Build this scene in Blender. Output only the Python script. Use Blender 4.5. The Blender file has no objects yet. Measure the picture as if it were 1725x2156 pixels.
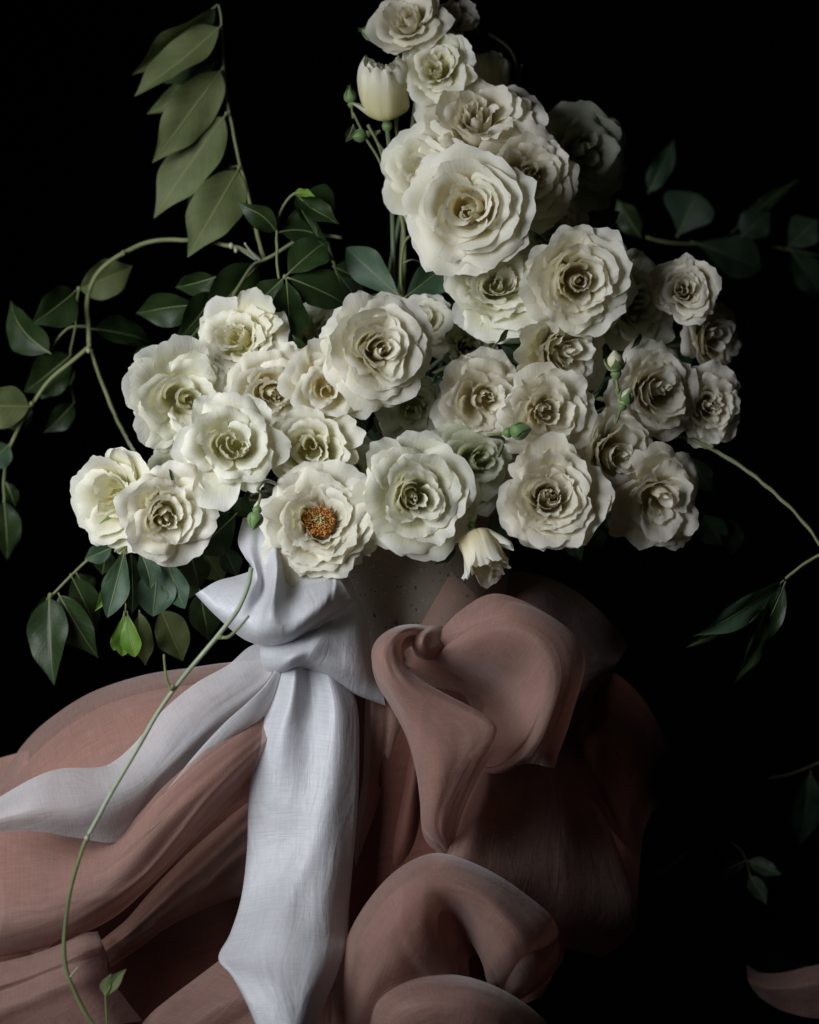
import bpy, math, random
import numpy as np
from mathutils import Vector, Matrix

random.seed(7); rng = np.random.default_rng(11)
sc = bpy.context.scene
col = sc.collection
R_ = math.radians
PI = math.pi

# ------------------------------------------------------------------ camera
DIST = 2.2; PITCH = R_(6.0); PX = 0.00036          # metres per layout unit (frame is 1725 x 2156 units) at the vase
FOC = 36.0 * DIST / (1725 * PX)
cam_pos = np.array([0.0, -DIST * math.cos(PITCH), DIST * math.sin(PITCH)])
cd = bpy.data.cameras.new('camera'); cam = bpy.data.objects.new('camera', cd); col.objects.link(cam)
cam.location = cam_pos; cam.rotation_euler = (PI / 2 - PITCH, 0, 0)
cd.sensor_fit = 'HORIZONTAL'; cd.sensor_width = 36; cd.lens = FOC; cd.clip_end = 50
cd.dof.use_dof = True; cd.dof.focus_distance = 2.06; cd.dof.aperture_fstop = 6.3
sc.camera = cam
V_R = np.array([1.0, 0, 0]); V_U = np.array([0, math.sin(PITCH), math.cos(PITCH)]); V_F = np.array([0, math.cos(PITCH), -math.sin(PITCH)])

# ------------------------------------------------------------------ light
w = bpy.data.worlds.new('World'); sc.world = w; w.use_nodes = True
w.node_tree.nodes['Background'].inputs[0].default_value = (0.55, 0.65, 0.9, 1)
w.node_tree.nodes['Background'].inputs[1].default_value = 0.0012

def area(name, loc, target, sx, sy, energy, color, spread=180):
    l = bpy.data.lights.new(name, 'AREA'); l.shape = 'RECTANGLE'; l.size = sx; l.size_y = sy
    l.energy = energy; l.color = color; l.spread = R_(spread)
    o = bpy.data.objects.new(name, l); col.objects.link(o); o.location = loc
    o.rotation_euler = (Vector(target) - Vector(loc)).to_track_quat('-Z', 'Y').to_euler()
    return o
area('window_light', (-0.78, -0.88, 0.33), (-0.17, -0.1, 0.0), 0.64, 0.66, 4.1, (0.93, 0.96, 1.0), 75)
sc.cycles.max_bounces = 12; sc.cycles.diffuse_bounces = 7; sc.cycles.transmission_bounces = 8; sc.cycles.transparent_max_bounces = 12
sc.view_settings.view_transform = 'Standard'; sc.view_settings.look = 'None'
sc.view_settings.exposure = 0; sc.view_settings.gamma = 1

# ------------------------------------------------------------------ helpers
def at(px, py, d):
    """layout unit + distance (cm) in front of the vase axis -> world point(s)"""
    px = np.asarray(px, float); py = np.asarray(py, float); d = np.asarray(d, float)
    a = (px - 862.5) * PX / DIST; b = (1078 - py) * PX / DIST
    dx = V_R[0] * a; dy = V_F[1] + V_U[1] * b; dz = V_F[2] + V_U[2] * b
    k = (-d / 100.0 - cam_pos[1]) / dy
    return np.stack([cam_pos[0] + dx * k, cam_pos[1] + dy * k, cam_pos[2] + dz * k], -1)
def pxs(d): return PX * (DIST - d / 100.0) / DIST

def sstep(a, b, x):
    t = np.clip((x - a) / (b - a), 0, 1); return t * t * (3 - 2 * t)

_fc = {}
def grid_faces(nv, nu, wrap=False):
    k = (nv, nu, wrap)
    if k not in _fc:
        f = []
        for i in range(nv - 1):
            for j in range(nu if wrap else nu - 1):
                j2 = (j + 1) % nu
                f.append((i * nu + j, i * nu + j2, (i + 1) * nu + j2, (i + 1) * nu + j))
        _fc[k] = f
    return _fc[k]

def mobj(name, V, F, mat, parent=None, uv=None, kind=None):
    me = bpy.data.meshes.new(name); me.from_pydata(np.asarray(V).tolist(), [], F)
    me.materials.append(mat)
    me.polygons.foreach_set('use_smooth', np.ones(len(me.polygons), bool))
    if uv is not None:
        l = me.uv_layers.new(name='UVMap'); idx = np.empty(len(me.loops), np.int32)
        me.loops.foreach_get('vertex_index', idx); l.data.foreach_set('uv', np.asarray(uv, np.float32)[idx].ravel())
    o = bpy.data.objects.new(name, me); col.objects.link(o)
    if parent is not None: o.parent = parent
    if kind: o['kind'] = kind
    return o

def tag(o, label, cat, group=None):
    o['label'] = label; o['category'] = cat
    if group: o['group'] = group
    return o
def empty(name, label, cat, group=None, loc=(0, 0, 0)):
    o = bpy.data.objects.new(name, None); col.objects.link(o); o.location = loc; o.empty_display_size = 0.02
    return tag(o, label, cat, group)

def crom(P, n):
    """Catmull-Rom along axis 0 of P (k, ...) -> (n, ...)"""
    P = np.asarray(P, float); k = len(P)
    if k == 2:
        t = np.linspace(0, 1, n).reshape((-1,) + (1,) * (P.ndim - 1)); return P[0] * (1 - t) + P[1] * t
    Q = np.concatenate([[2 * P[0] - P[1]], P, [2 * P[-1] - P[-2]]])
    s = np.linspace(0, k - 1, n); i = np.minimum(s.astype(int), k - 2); t = (s - i).reshape((-1,) + (1,) * (P.ndim - 1))
    a, b, c, d = Q[i], Q[i + 1], Q[i + 2], Q[i + 3]
    return 0.5 * (2 * b + (c - a) * t + (2 * a - 5 * b + 4 * c - d) * t ** 2 + (3 * b - a - 3 * c + d) * t ** 3)

def noise3(P, f, seed, octv=4):
    r = np.random.default_rng(seed); out = np.zeros(P.shape[:-1])
    for o in range(octv):
        k = r.normal(size=3) * f; ph = r.uniform(0, 6.28, 2)
        k2 = r.normal(size=3) * f * 0.7
        out += np.sin(P @ k + ph[0] + 1.3 * np.sin(P @ k2 + ph[1]))
    return out / octv ** 0.5

def tube(pts, rad, nseg=8, step=None):
    """pts world (k,3); rad scalar or per-point; returns V,F,uv"""
    pts = np.asarray(pts, float); k = len(pts)
    n = max(6, (k - 1) * 7 + 1) if step is None else step
    C = crom(pts, n); rr = np.interp(np.linspace(0, 1, n), np.linspace(0, 1, len(np.atleast_1d(rad))), np.atleast_1d(rad)) if np.ndim(rad) else np.full(n, rad)
    T = np.gradient(C, axis=0); T /= np.linalg.norm(T, axis=1)[:, None] + 1e-12
    ref = np.array([0.13, 0.98, 0.1]); A = np.cross(T, ref); A /= np.linalg.norm(A, axis=1)[:, None] + 1e-9
    B = np.cross(T, A)
    th = np.linspace(0, 2 * PI, nseg, endpoint=False)
    V = C[:, None, :] + rr[:, None, None] * (np.cos(th)[None, :, None] * A[:, None, :] + np.sin(th)[None, :, None] * B[:, None, :])
    F = list(grid_faces(n, nseg, True))
    F.append(tuple(range(nseg))[::-1]); F.append(tuple((n - 1) * nseg + j for j in range(nseg)))
    uv = np.stack([np.tile(th / 6.283, n), np.repeat(np.linspace(0, 1, n), nseg)], -1)
    return V.reshape(-1, 3), F, uv

def lathe(prof, nseg=48):
    prof = np.asarray(prof, float); n = len(prof); th = np.linspace(0, 2 * PI, nseg, endpoint=False)
    V = np.stack([prof[:, 0:1] * np.cos(th), prof[:, 0:1] * np.sin(th), np.repeat(prof[:, 1:2], nseg, 1)], -1).reshape(-1, 3)
    return V, list(grid_faces(n, nseg, True))

# ------------------------------------------------------------------ materials
class NT:
    def __init__(s, name):
        s.m = bpy.data.materials.new(name); s.m.use_nodes = True; s.t = s.m.node_tree; s.t.nodes.clear()
        s.out = s.n('ShaderNodeOutputMaterial')
    def n(s, typ, **kw):
        x = s.t.nodes.new(typ)
        for k, v in kw.items():
            if k[0] == '_': setattr(x, k[1:], v)
            else:
                x.inputs[int(k[1:]) if k[0] == 'i' and k[1:].isdigit() else k.replace('__', ' ')].default_value = v
        return x
    def l(s, a, b): s.t.links.new(a, b)
def rgb(r, g, b): return (r, g, b, 1)
def ramp(nt, fac, stops):
    r = nt.n('ShaderNodeValToRGB'); e = r.color_ramp.elements
    while len(e) < len(stops): e.new(0.5)
    for x, (p, c) in zip(e, stops): x.position = p; x.color = c
    nt.l(fac, r.inputs[0]); return r
def mixc(nt, fac, a, b, mode='MIX'):
    m = nt.n('ShaderNodeMix', _data_type='RGBA', _blend_type=mode)
    for s, v in ((m.inputs[0], fac), (m.inputs[6], a), (m.inputs[7], b)):
        if hasattr(v, 'links') or isinstance(v, bpy.types.NodeSocket): nt.l(v, s)
        else: s.default_value = v
    return m.outputs[2]

def petal_mat(name, base, mid, edge, trans=0.48):
    nt = NT(name); uv = nt.n('ShaderNodeUVMap'); sep = nt.n('ShaderNodeSeparateXYZ'); nt.l(uv.outputs[0], sep.inputs[0])
    c = ramp(nt, sep.outputs[1], [(0.12, base), (0.55, mid), (0.9, edge)]).outputs[0]
    tc = nt.n('ShaderNodeTexCoord'); mp = nt.n('ShaderNodeNewGeometry')
    nz = nt.n('ShaderNodeTexNoise', Scale=28.0, Detail=3.0); nt.l(mp.outputs['Position'], nz.inputs['Vector'])
    blot = ramp(nt, nz.outputs[0], [(0.35, rgb(0.90, 0.90, 0.86)), (0.65, rgb(1, 1, 1))]).outputs[0]
    c = mixc(nt, 1.0, c, blot, 'MULTIPLY')
    # browned specks that sit only on the very rim of some petals
    n2 = nt.n('ShaderNodeTexNoise', Scale=160.0, Detail=2.0); nt.l(mp.outputs['Position'], n2.inputs['Vector'])
    m1 = ramp(nt, n2.outputs[0], [(0.64, rgb(0, 0, 0)), (0.70, rgb(1, 1, 1))]).outputs[0]
    m2 = ramp(nt, sep.outputs[1], [(0.955, rgb(0, 0, 0)), (1.0, rgb(1, 1, 1))]).outputs[0]
    mm = nt.n('ShaderNodeMath', _operation='MULTIPLY'); nt.l(m1, mm.inputs[0]); nt.l(m2, mm.inputs[1])
    m3 = nt.n('ShaderNodeMath', _operation='MULTIPLY'); nt.l(mm.outputs[0], m3.inputs[0]); m3.inputs[1].default_value = 0.75
    c = mixc(nt, m3.outputs[0], c, rgb(0.42, 0.27, 0.13))
    # fine veins running up the petal
    cv = nt.n('ShaderNodeCombineXYZ'); a = nt.n('ShaderNodeMath', _operation='MULTIPLY'); nt.l(sep.outputs[0], a.inputs[0]); a.inputs[1].default_value = 38
    b = nt.n('ShaderNodeMath', _operation='MULTIPLY'); nt.l(sep.outputs[1], b.inputs[0]); b.inputs[1].default_value = 3.5
    nt.l(a.outputs[0], cv.inputs[0]); nt.l(b.outputs[0], cv.inputs[1])
    oi = nt.n('ShaderNodeObjectInfo'); nt.l(oi.outputs['Random'], cv.inputs[2])
    vn = nt.n('ShaderNodeTexNoise', Scale=1.0, Detail=3.0); nt.l(cv.outputs[0], vn.inputs['Vector'])
    bp = nt.n('ShaderNodeBump', Strength=0.4, Distance=0.0008); nt.l(vn.outputs[0], bp.inputs['Height'])
    p = nt.n('ShaderNodeBsdfPrincipled', Roughness=0.55); p.inputs['Specular IOR Level'].default_value = 0.28
    p.inputs['Sheen Weight'].default_value = 0.12
    nt.l(c, p.inputs['Base Color']); nt.l(bp.outputs[0], p.inputs['Normal'])
    tr = nt.n('ShaderNodeBsdfTranslucent'); nt.l(mixc(nt, 1.0, c, rgb(1.0, 0.97, 0.80), 'MULTIPLY'), tr.inputs[0]); nt.l(bp.outputs[0], tr.inputs[1])
    mx = nt.n('ShaderNodeMixShader'); mx.inputs[0].default_value = trans
    nt.l(p.outputs[0], mx.inputs[1]); nt.l(tr.outputs[0], mx.inputs[2]); nt.l(mx.outputs[0], nt.out.inputs[0])
    return nt.m

M = {}
M['cream'] = petal_mat('petal_cream', rgb(0.68, 0.64, 0.28), rgb(0.82, 0.79, 0.56), rgb(0.88, 0.87, 0.80))
M['ivory'] = petal_mat('petal_ivory', rgb(0.72, 0.61, 0.32), rgb(0.83, 0.78, 0.60), rgb(0.885, 0.87, 0.81))
M['blush'] = petal_mat('petal_blush', rgb(0.66, 0.57, 0.34), rgb(0.79, 0.74, 0.60), rgb(0.85, 0.82, 0.75))
M['cool'] = petal_mat('petal_cool', rgb(0.66, 0.64, 0.34), rgb(0.80, 0.79, 0.61), rgb(0.87, 0.87, 0.81))
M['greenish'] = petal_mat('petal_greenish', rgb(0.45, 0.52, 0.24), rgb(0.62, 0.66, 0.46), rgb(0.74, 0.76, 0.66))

def leaf_mat(name, c1, c2, vein, rough=0.42, spec=0.4, trans=0.18):
    nt = NT(name); uv = nt.n('ShaderNodeUVMap'); sep = nt.n('ShaderNodeSeparateXYZ'); nt.l(uv.outputs[0], sep.inputs[0])
    g = nt.n('ShaderNodeNewGeometry')
    nz = nt.n('ShaderNodeTexNoise', Scale=45.0, Detail=4.0); nt.l(g.outputs['Position'], nz.inputs['Vector'])
    c = ramp(nt, nz.outputs[0], [(0.35, c1), (0.68, c2)]).outputs[0]
    # side veins: |u| * k - v  (u stored 0..1, mid at .5)
    a = nt.n('ShaderNodeMath', _operation='SUBTRACT'); nt.l(sep.outputs[0], a.inputs[0]); a.inputs[1].default_value = 0.5
    ab = nt.n('ShaderNodeMath', _operation='ABSOLUTE'); nt.l(a.outputs[0], ab.inputs[0])
    k = nt.n('ShaderNodeMath', _operation='MULTIPLY'); nt.l(ab.outputs[0], k.inputs[0]); k.inputs[1].default_value = 0.55
    s = nt.n('ShaderNodeMath', _operation='SUBTRACT'); nt.l(sep.outputs[1], s.inputs[0]); nt.l(k.outputs[0], s.inputs[1])
    n3 = nt.n('ShaderNodeMath', _operation='MULTIPLY'); nt.l(s.outputs[0], n3.inputs[0]); n3.inputs[1].default_value = 55
    sn = nt.n('ShaderNodeMath', _operation='SINE'); nt.l(n3.outputs[0], sn.inputs[0])
    vr = ramp(nt, sn.outputs[0], [(0.90, rgb(0, 0, 0)), (1.0, rgb(1, 1, 1))]).outputs[0]
    mr = ramp(nt, ab.outputs[0], [(0.0, rgb(1, 1, 1)), (0.035, rgb(0, 0, 0))]).outputs[0]
    vf = nt.n('ShaderNodeMath', _operation='MULTIPLY'); nt.l(vr, vf.inputs[0]); vf.inputs[1].default_value = 0.28
    mf = nt.n('ShaderNodeMath', _operation='MAXIMUM'); nt.l(vf.outputs[0], mf.inputs[0]); nt.l(mr, mf.inputs[1])
    mf2 = nt.n('ShaderNodeMath', _operation='MULTIPLY'); nt.l(mf.outputs[0], mf2.inputs[0]); mf2.inputs[1].default_value = 0.8
    c = mixc(nt, mf2.outputs[0], c, vein)
    fine = nt.n('ShaderNodeTexNoise', Scale=420.0, Detail=2.0); nt.l(g.outputs['Position'], fine.inputs['Vector'])
    ad = nt.n('ShaderNodeMath', _operation='ADD'); nt.l(mf.outputs[0], ad.inputs[0]); nt.l(fine.outputs[0], ad.inputs[1])
    bp = nt.n('ShaderNodeBump', Strength=0.35, Distance=0.0005); nt.l(ad.outputs[0], bp.inputs['Height'])
    p = nt.n('ShaderNodeBsdfPrincipled', Roughness=rough); p.inputs['Specular IOR Level'].default_value = spec
    nt.l(c, p.inputs['Base Color']); nt.l(bp.outputs[0], p.inputs['Normal'])
    tr = nt.n('ShaderNodeBsdfTranslucent'); nt.l(mixc(nt, 1.0, c, rgb(1.0, 1.0, 0.45), 'MULTIPLY'), tr.inputs[0])
    mx = nt.n('ShaderNodeMixShader'); mx.inputs[0].default_value = trans
    nt.l(p.outputs[0], mx.inputs[1]); nt.l(tr.outputs[0], mx.inputs[2]); nt.l(mx.outputs[0], nt.out.inputs[0])
    return nt.m
M['leaf'] = leaf_mat('leaf_green', rgb(0.012, 0.025, 0.007), rgb(0.022, 0.041, 0.012), rgb(0.05, 0.07, 0.025), 0.42, 0.25)
M['leaf_pale'] = leaf_mat('leaf_underside', rgb(0.08, 0.102, 0.036), rgb(0.118, 0.14, 0.058), rgb(0.20, 0.21, 0.08), 0.6, 0.25)
M['leaf_bluish'] = leaf_mat('leaf_bluish', rgb(0.034, 0.066, 0.036), rgb(0.046, 0.085, 0.048), rgb(0.08, 0.12, 0.065), 0.5, 0.3)
M['leaf_bright'] = leaf_mat('leaf_bright', rgb(0.10, 0.20, 0.025), rgb(0.14, 0.25, 0.035), rgb(0.08, 0.18, 0.02), 0.45, 0.3, 0.3)

def stem_mat(name, c1, c2, fuzz=0.3):
    nt = NT(name); g = nt.n('ShaderNodeNewGeometry')
    nz = nt.n('ShaderNodeTexNoise', Scale=60.0, Detail=5.0); nt.l(g.outputs['Position'], nz.inputs['Vector'])
    c = ramp(nt, nz.outputs[0], [(0.35, c1), (0.65, c2)]).outputs[0]
    n2 = nt.n('ShaderNodeTexNoise', Scale=900.0, Detail=2.0); nt.l(g.outputs['Position'], n2.inputs['Vector'])
    bp = nt.n('ShaderNodeBump', Strength=0.4, Distance=0.0003); nt.l(n2.outputs[0], bp.inputs['Height'])
    p = nt.n('ShaderNodeBsdfPrincipled', Roughness=0.6); p.inputs['Sheen Weight'].default_value = fuzz
    nt.l(c, p.inputs['Base Color']); nt.l(bp.outputs[0], p.inputs['Normal']); nt.l(p.outputs[0], nt.out.inputs[0])
    return nt.m
M['stem'] = stem_mat('stem_green', rgb(0.09, 0.115, 0.03), rgb(0.14, 0.16, 0.05))
M['stem_grey'] = stem_mat('stem_grey_green', rgb(0.19, 0.24, 0.14), rgb(0.27, 0.31, 0.20), 0.6)
M['stem_dark'] = stem_mat('stem_dark', rgb(0.05, 0.08, 0.025), rgb(0.08, 0.11, 0.04))
M['sepal'] = stem_mat('sepal_green', rgb(0.07, 0.14, 0.03), rgb(0.11, 0.19, 0.05))

def cloth_mat(name, c1, c2, sheer, rough=0.5, spec=0.25, sheen=0.35, trans=0.25, weave=1.0, tcol=(1, 1, 1)):
    """woven cloth: fine warp/weft relief, soft sheen, see-through when sheer > 0 (denser at a glancing angle, as gauze is)"""
    nt = NT(name); uv = nt.n('ShaderNodeUVMap'); g = nt.n('ShaderNodeNewGeometry')
    def stretched(sx, sy, det=3.0):
        mp = nt.n('ShaderNodeMapping'); mp.inputs['Scale'].default_value = (sx, sy, 1); nt.l(uv.outputs[0], mp.inputs[0])
        z = nt.n('ShaderNodeTexNoise', Scale=1.0, Detail=det); nt.l(mp.outputs[0], z.inputs['Vector']); return z.outputs[0]
    warp = stretched(1100, 40); weft = stretched(40, 1100)
    slub = stretched(50, 900, 4.0); slub2 = stretched(900, 50, 4.0)
    broad = nt.n('ShaderNodeTexNoise', Scale=14.0, Detail=5.0); nt.l(g.outputs['Position'], broad.inputs['Vector'])
    c = ramp(nt, broad.outputs[0], [(0.3, c1), (0.7, c2)]).outputs[0]
    sl = ramp(nt, slub, [(0.35, rgb(0.86, 0.86, 0.86)), (0.66, rgb(1.05, 1.05, 1.05))]).outputs[0]
    kf = 0.55 if name.startswith('white') else 1.0
    c = mixc(nt, kf, c, sl, 'MULTIPLY')
    sl2 = ramp(nt, slub2, [(0.35, rgb(0.88, 0.88, 0.88)), (0.66, rgb(1.05, 1.05, 1.05))]).outputs[0]
    c = mixc(nt, kf, c, sl2, 'MULTIPLY')
    a1 = nt.n('ShaderNodeMath', _operation='ADD'); nt.l(warp, a1.inputs[0]); nt.l(weft, a1.inputs[1])
    a2 = nt.n('ShaderNodeMath', _operation='ADD'); nt.l(a1.outputs[0], a2.inputs[0]); nt.l(slub, a2.inputs[1])
    b1 = nt.n('ShaderNodeBump', Strength=0.35 * weave, Distance=0.0004); nt.l(a2.outputs[0], b1.inputs['Height'])
    cr = nt.n('ShaderNodeTexNoise', Scale=55.0, Detail=4.0, Distortion=1.2); nt.l(g.outputs['Position'], cr.inputs['Vector'])
    b2 = nt.n('ShaderNodeBump', Strength=0.4, Distance=0.0015); nt.l(cr.outputs[0], b2.inputs['Height']); nt.l(b1.outputs[0], b2.inputs['Normal'])
    wmp = nt.n('ShaderNodeMapping'); wmp.inputs['Scale'].default_value = (34, 9, 1); nt.l(uv.outputs[0], wmp.inputs[0])
    wn = nt.n('ShaderNodeTexNoise', Scale=1.0, Detail=3.0, Distortion=1.5); nt.l(wmp.outputs[0], wn.inputs['Vector'])
    wa = nt.n('ShaderNodeMath', _operation='SUBTRACT'); nt.l(wn.outputs[0], wa.inputs[0]); wa.inputs[1].default_value = 0.5
    wb = nt.n('ShaderNodeMath', _operation='ABSOLUTE'); nt.l(wa.outputs[0], wb.inputs[0])
    b3 = nt.n('ShaderNodeBump', Strength=0.3, Distance=0.005); nt.l(wb.outputs[0], b3.inputs['Height']); nt.l(b2.outputs[0], b3.inputs['Normal']); b2 = b3
    p = nt.n('ShaderNodeBsdfPrincipled', Roughness=rough); p.inputs['Specular IOR Level'].default_value = spec
    p.inputs['Sheen Weight'].default_value = sheen; p.inputs['Sheen Roughness'].default_value = 0.4
    nt.l(c, p.inputs['Base Color']); nt.l(b2.outputs[0], p.inputs['Normal'])
    tr = nt.n('ShaderNodeBsdfTranslucent'); nt.l(mixc(nt, 1.0, c, rgb(*tcol), 'MULTIPLY'), tr.inputs[0]); nt.l(b2.outputs[0], tr.inputs[1])
    mx = nt.n('ShaderNodeMixShader'); mx.inputs[0].default_value = trans
    nt.l(p.outputs[0], mx.inputs[1]); nt.l(tr.outputs[0], mx.inputs[2]); last = mx.outputs[0]
    if sheer > 0:
        lw = nt.n('ShaderNodeLayerWeight', Blend=0.35)
        f = ramp(nt, lw.outputs['Facing'], [(0.1, rgb(sheer, sheer, sheer)), (0.95, rgb(0.02, 0.02, 0.02))]).outputs[0]
        tp = nt.n('ShaderNodeBsdfTransparent', Color=rgb(*[0.75 + 0.25 * x for x in tcol]))
        m2 = nt.n('ShaderNodeMixShader'); nt.l(f, m2.inputs[0]); nt.l(last, m2.inputs[1]); nt.l(tp.outputs[0], m2.inputs[2]); last = m2.outputs[0]
    nt.l(last, nt.out.inputs[0]); return nt.m
M['silk'] = cloth_mat('white_silk', rgb(0.50, 0.505, 0.535), rgb(0.57, 0.575, 0.60), 0.0, 0.42, 0.4, 0.2, 0.18)
M['silk_sheer'] = cloth_mat('white_silk_thin', rgb(0.52, 0.515, 0.53), rgb(0.60, 0.595, 0.61), 0.30, 0.45, 0.35, 0.3, 0.25)
PT = (1.0, 0.72, 0.62)
M['rose_cloth'] = cloth_mat('dusty_rose_organza', rgb(0.36, 0.215, 0.18), rgb(0.42, 0.255, 0.215), 0.45, 0.5, 0.3, 0.35, 0.30, 1, PT)
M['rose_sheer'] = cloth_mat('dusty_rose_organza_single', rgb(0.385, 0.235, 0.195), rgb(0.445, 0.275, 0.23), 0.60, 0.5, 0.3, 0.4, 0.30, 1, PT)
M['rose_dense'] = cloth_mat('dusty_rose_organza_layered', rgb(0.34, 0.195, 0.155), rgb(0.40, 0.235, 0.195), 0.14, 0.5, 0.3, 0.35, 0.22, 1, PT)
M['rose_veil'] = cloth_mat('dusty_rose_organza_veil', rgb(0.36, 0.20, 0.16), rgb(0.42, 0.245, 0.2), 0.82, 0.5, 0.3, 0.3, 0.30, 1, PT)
M['rose_shaded'] = cloth_mat('dusty_rose_organza_shaded', rgb(0.12, 0.045, 0.032), rgb(0.16, 0.06, 0.045), 0.0, 0.6, 0.2, 0.15, 0.15, 1, PT)  # same organza, darker: shade of hollows and back folds put into its colour

def plain(name, c, rough, spec=0.2, speck=False):
    nt = NT(name); g = nt.n('ShaderNodeNewGeometry'); nz = nt.n('ShaderNodeTexNoise', Scale=18.0, Detail=6.0)
    nt.l(g.outputs['Position'], nz.inputs['Vector'])
    cc = ramp(nt, nz.outputs[0], [(0.3, rgb(*[x * 0.82 for x in c])), (0.7, rgb(*c))]).outputs[0]
    if speck:
        for sc_, th, k in ((330, 0.70, (0.10, 0.075, 0.055)), (140, 0.735, (0.07, 0.05, 0.04)), (520, 0.70, (0.6, 0.55, 0.48))):
            v = nt.n('ShaderNodeTexNoise', Scale=float(sc_), Detail=1.0); nt.l(g.outputs['Position'], v.inputs['Vector'])
            m = ramp(nt, v.outputs[0], [(th, rgb(0, 0, 0)), (th + 0.03, rgb(1, 1, 1))]).outputs[0]
            cc = mixc(nt, m, cc, rgb(*k))
    p = nt.n('ShaderNodeBsdfPrincipled', Roughness=rough); p.inputs['Specular IOR Level'].default_value = spec
    bz = nt.n('ShaderNodeTexNoise', Scale=250.0, Detail=3.0); nt.l(g.outputs['Position'], bz.inputs['Vector'])
    bp = nt.n('ShaderNodeBump', Strength=0.3, Distance=0.0005); nt.l(bz.outputs[0], bp.inputs['Height']); nt.l(bp.outputs[0], p.inputs['Normal'])
    nt.l(cc, p.inputs['Base Color']); nt.l(p.outputs[0], nt.out.inputs[0]); return nt.m
M['stoneware'] = plain('speckled_stoneware', (0.36, 0.31, 0.26), 0.6, 0.25, True)
M['black_wall'] = plain('black_backdrop', (0.0015, 0.0016, 0.0025), 0.95, 0.0)
M['dark_wood'] = plain('dark_painted_wood', (0.012, 0.009, 0.008), 0.7, 0.1)
M['anther'] = plain('anther_orange', (0.56, 0.235, 0.06), 0.8)
M['pistil'] = plain('pistil_yellow', (0.50, 0.40, 0.16), 0.7)
M['node'] = plain('leaf_scar', (0.34, 0.33, 0.22), 0.7)

# ------------------------------------------------------------------ setting
def quad(name, pts, mat):
    o = mobj(name, pts, [(0, 1, 2, 3)], mat); o['kind'] = 'structure'; return o
quad('backdrop', [(-6, 1.5, -1.2), (6, 1.5, -1.2), (6, 1.5, 5), (-6, 1.5, 5)], M['black_wall'])
quad('floor', [(-6, -5, -1.2), (6, -5, -1.2), (6, 1.5, -1.2), (-6, 1.5, -1.2)], M['black_wall'])

# pedestal + vase
VX = float(at(800, 1100, 0)[0]); RIMZ = float(at(800, 1045, 0)[2]); BASEZ = RIMZ - 0.25
ped = empty('pedestal', 'dark round pedestal hidden beneath the draped pink cloth under the vase', 'pedestal', None, (VX, 0, -1.2))
H = BASEZ + 1.2
V, F = lathe([(0.0, H), (0.112, H), (0.116, H - 0.004), (0.116, H - 0.03), (0.0, H - 0.03)], 64); mobj('top', V, F, M['dark_wood'], ped)
V, F = lathe([(0.05, H - 0.031), (0.05, 0.03), (0.11, 0.02), (0.11, 0.0), (0, 0)], 48); mobj('column', V, F, M['dark_wood'], ped)
prof = [(0, 0.0), (0.078, 0.0), (0.084, 0.004), (0.088, 0.03), (0.094, 0.10), (0.0985, 0.18), (0.100, 0.235), (0.101, 0.246), (0.0995, 0.2495), (0.097, 0.247), (0.095, 0.235), (0.092, 0.12), (0.085, 0.02), (0.0, 0.012)]
V, F = lathe(prof, 96)
vase = mobj('vase', V, F, M['stoneware']); vase.location = (VX, 0, BASEZ + 0.001)
tag(vase, 'speckled beige stoneware vase holding the white roses behind the silk bow', 'vase')

# ------------------------------------------------------------------ roses
def petal_grid(t, phi0, W, rho, h, thw, curl, side, ruff, seed, nu=21, nv=16, tipcut=0.22, notch=0.03, spiral=0.10, point=0.0):
    r = np.random.default_rng(seed)
    u = np.linspace(-1, 1, nu)[None, :]; v = np.linspace(0, 1, nv)[:, None] ** 0.85
    vm = 1 - tipcut * np.abs(u) ** 2.6 + point * (1 - np.abs(u)) ** 2
    k = r.uniform(2, 5, 3); ph = r.uniform(0, 6.28, 6)
    vm = vm + notch * 0.45 * np.sin(k[0] * 9 * u + ph[4]) * np.sin(k[1] * 5 * u + ph[5]) + notch * (np.sin(k[0] * 1.7 * u + ph[0]) + 0.6 * np.sin(k[1] * 3.1 * u + ph[1]) + 0.35 * np.sin(k[2] * 5.7 * u + ph[2])) * 0.6
    L0 = rho * 1.1 + h; f = rho * 1.1 / L0
    ang = R_(82) * (1 - sstep(f * 0.45, f * 1.25, v)) + thw * sstep(f * 0.45, f * 1.25, v) + 0 * u
    ang = ang + curl * 1.25 * sstep(0.62, 1.02, v) ** 1.7 * (1 + 0.35 * np.sin(2.3 * u + ph[3])) + side * np.abs(u) ** 2.5 * sstep(0.4, 1, v)
    ang = ang + ruff * 3.2 * sstep(0.62, 1, v) * (np.sin(4.2 * u * W / 0.7 + ph[4]) + 0.7 * np.sin(8.3 * u * W / 0.7 + ph[5]) + 0.4 * np.sin(15 * u * W / 0.7 + ph[2])) * 0.55
    ang = ang + ruff * (1.3 + 1.5 * t) * sstep(0.86, 1, v) * (np.sin(17 * u * W + ph[1]) + 0.8 * np.sin(29 * u * W + ph[0]))
    L = L0 * vm; dv = np.diff(v, axis=0)
    mid = (ang[1:] + ang[:-1]) / 2
    rr = np.concatenate([np.zeros((1, nu)), np.cumsum(np.sin(mid) * dv, 0)]) * L + 0.012
    zz = np.concatenate([np.zeros((1, nu)), np.cumsum(np.cos(mid) * dv, 0)]) * L
    wv = (0.62 + 0.38 * sstep(0, 0.6, v)) * (1 - 0.10 * sstep(0.8, 1.0, v))
    rr = rr * (1 + spiral * u * sstep(0.1, 0.6, v))
    phi = phi0 + u * W * wv
    P = np.stack([rr * np.cos(phi), rr * np.sin(phi), zz + 0 * u], -1)
    uv = np.stack([np.repeat((u + 1) / 2, nv, 0), np.repeat(v, nu, 1)], -1)
    return P, uv

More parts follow.
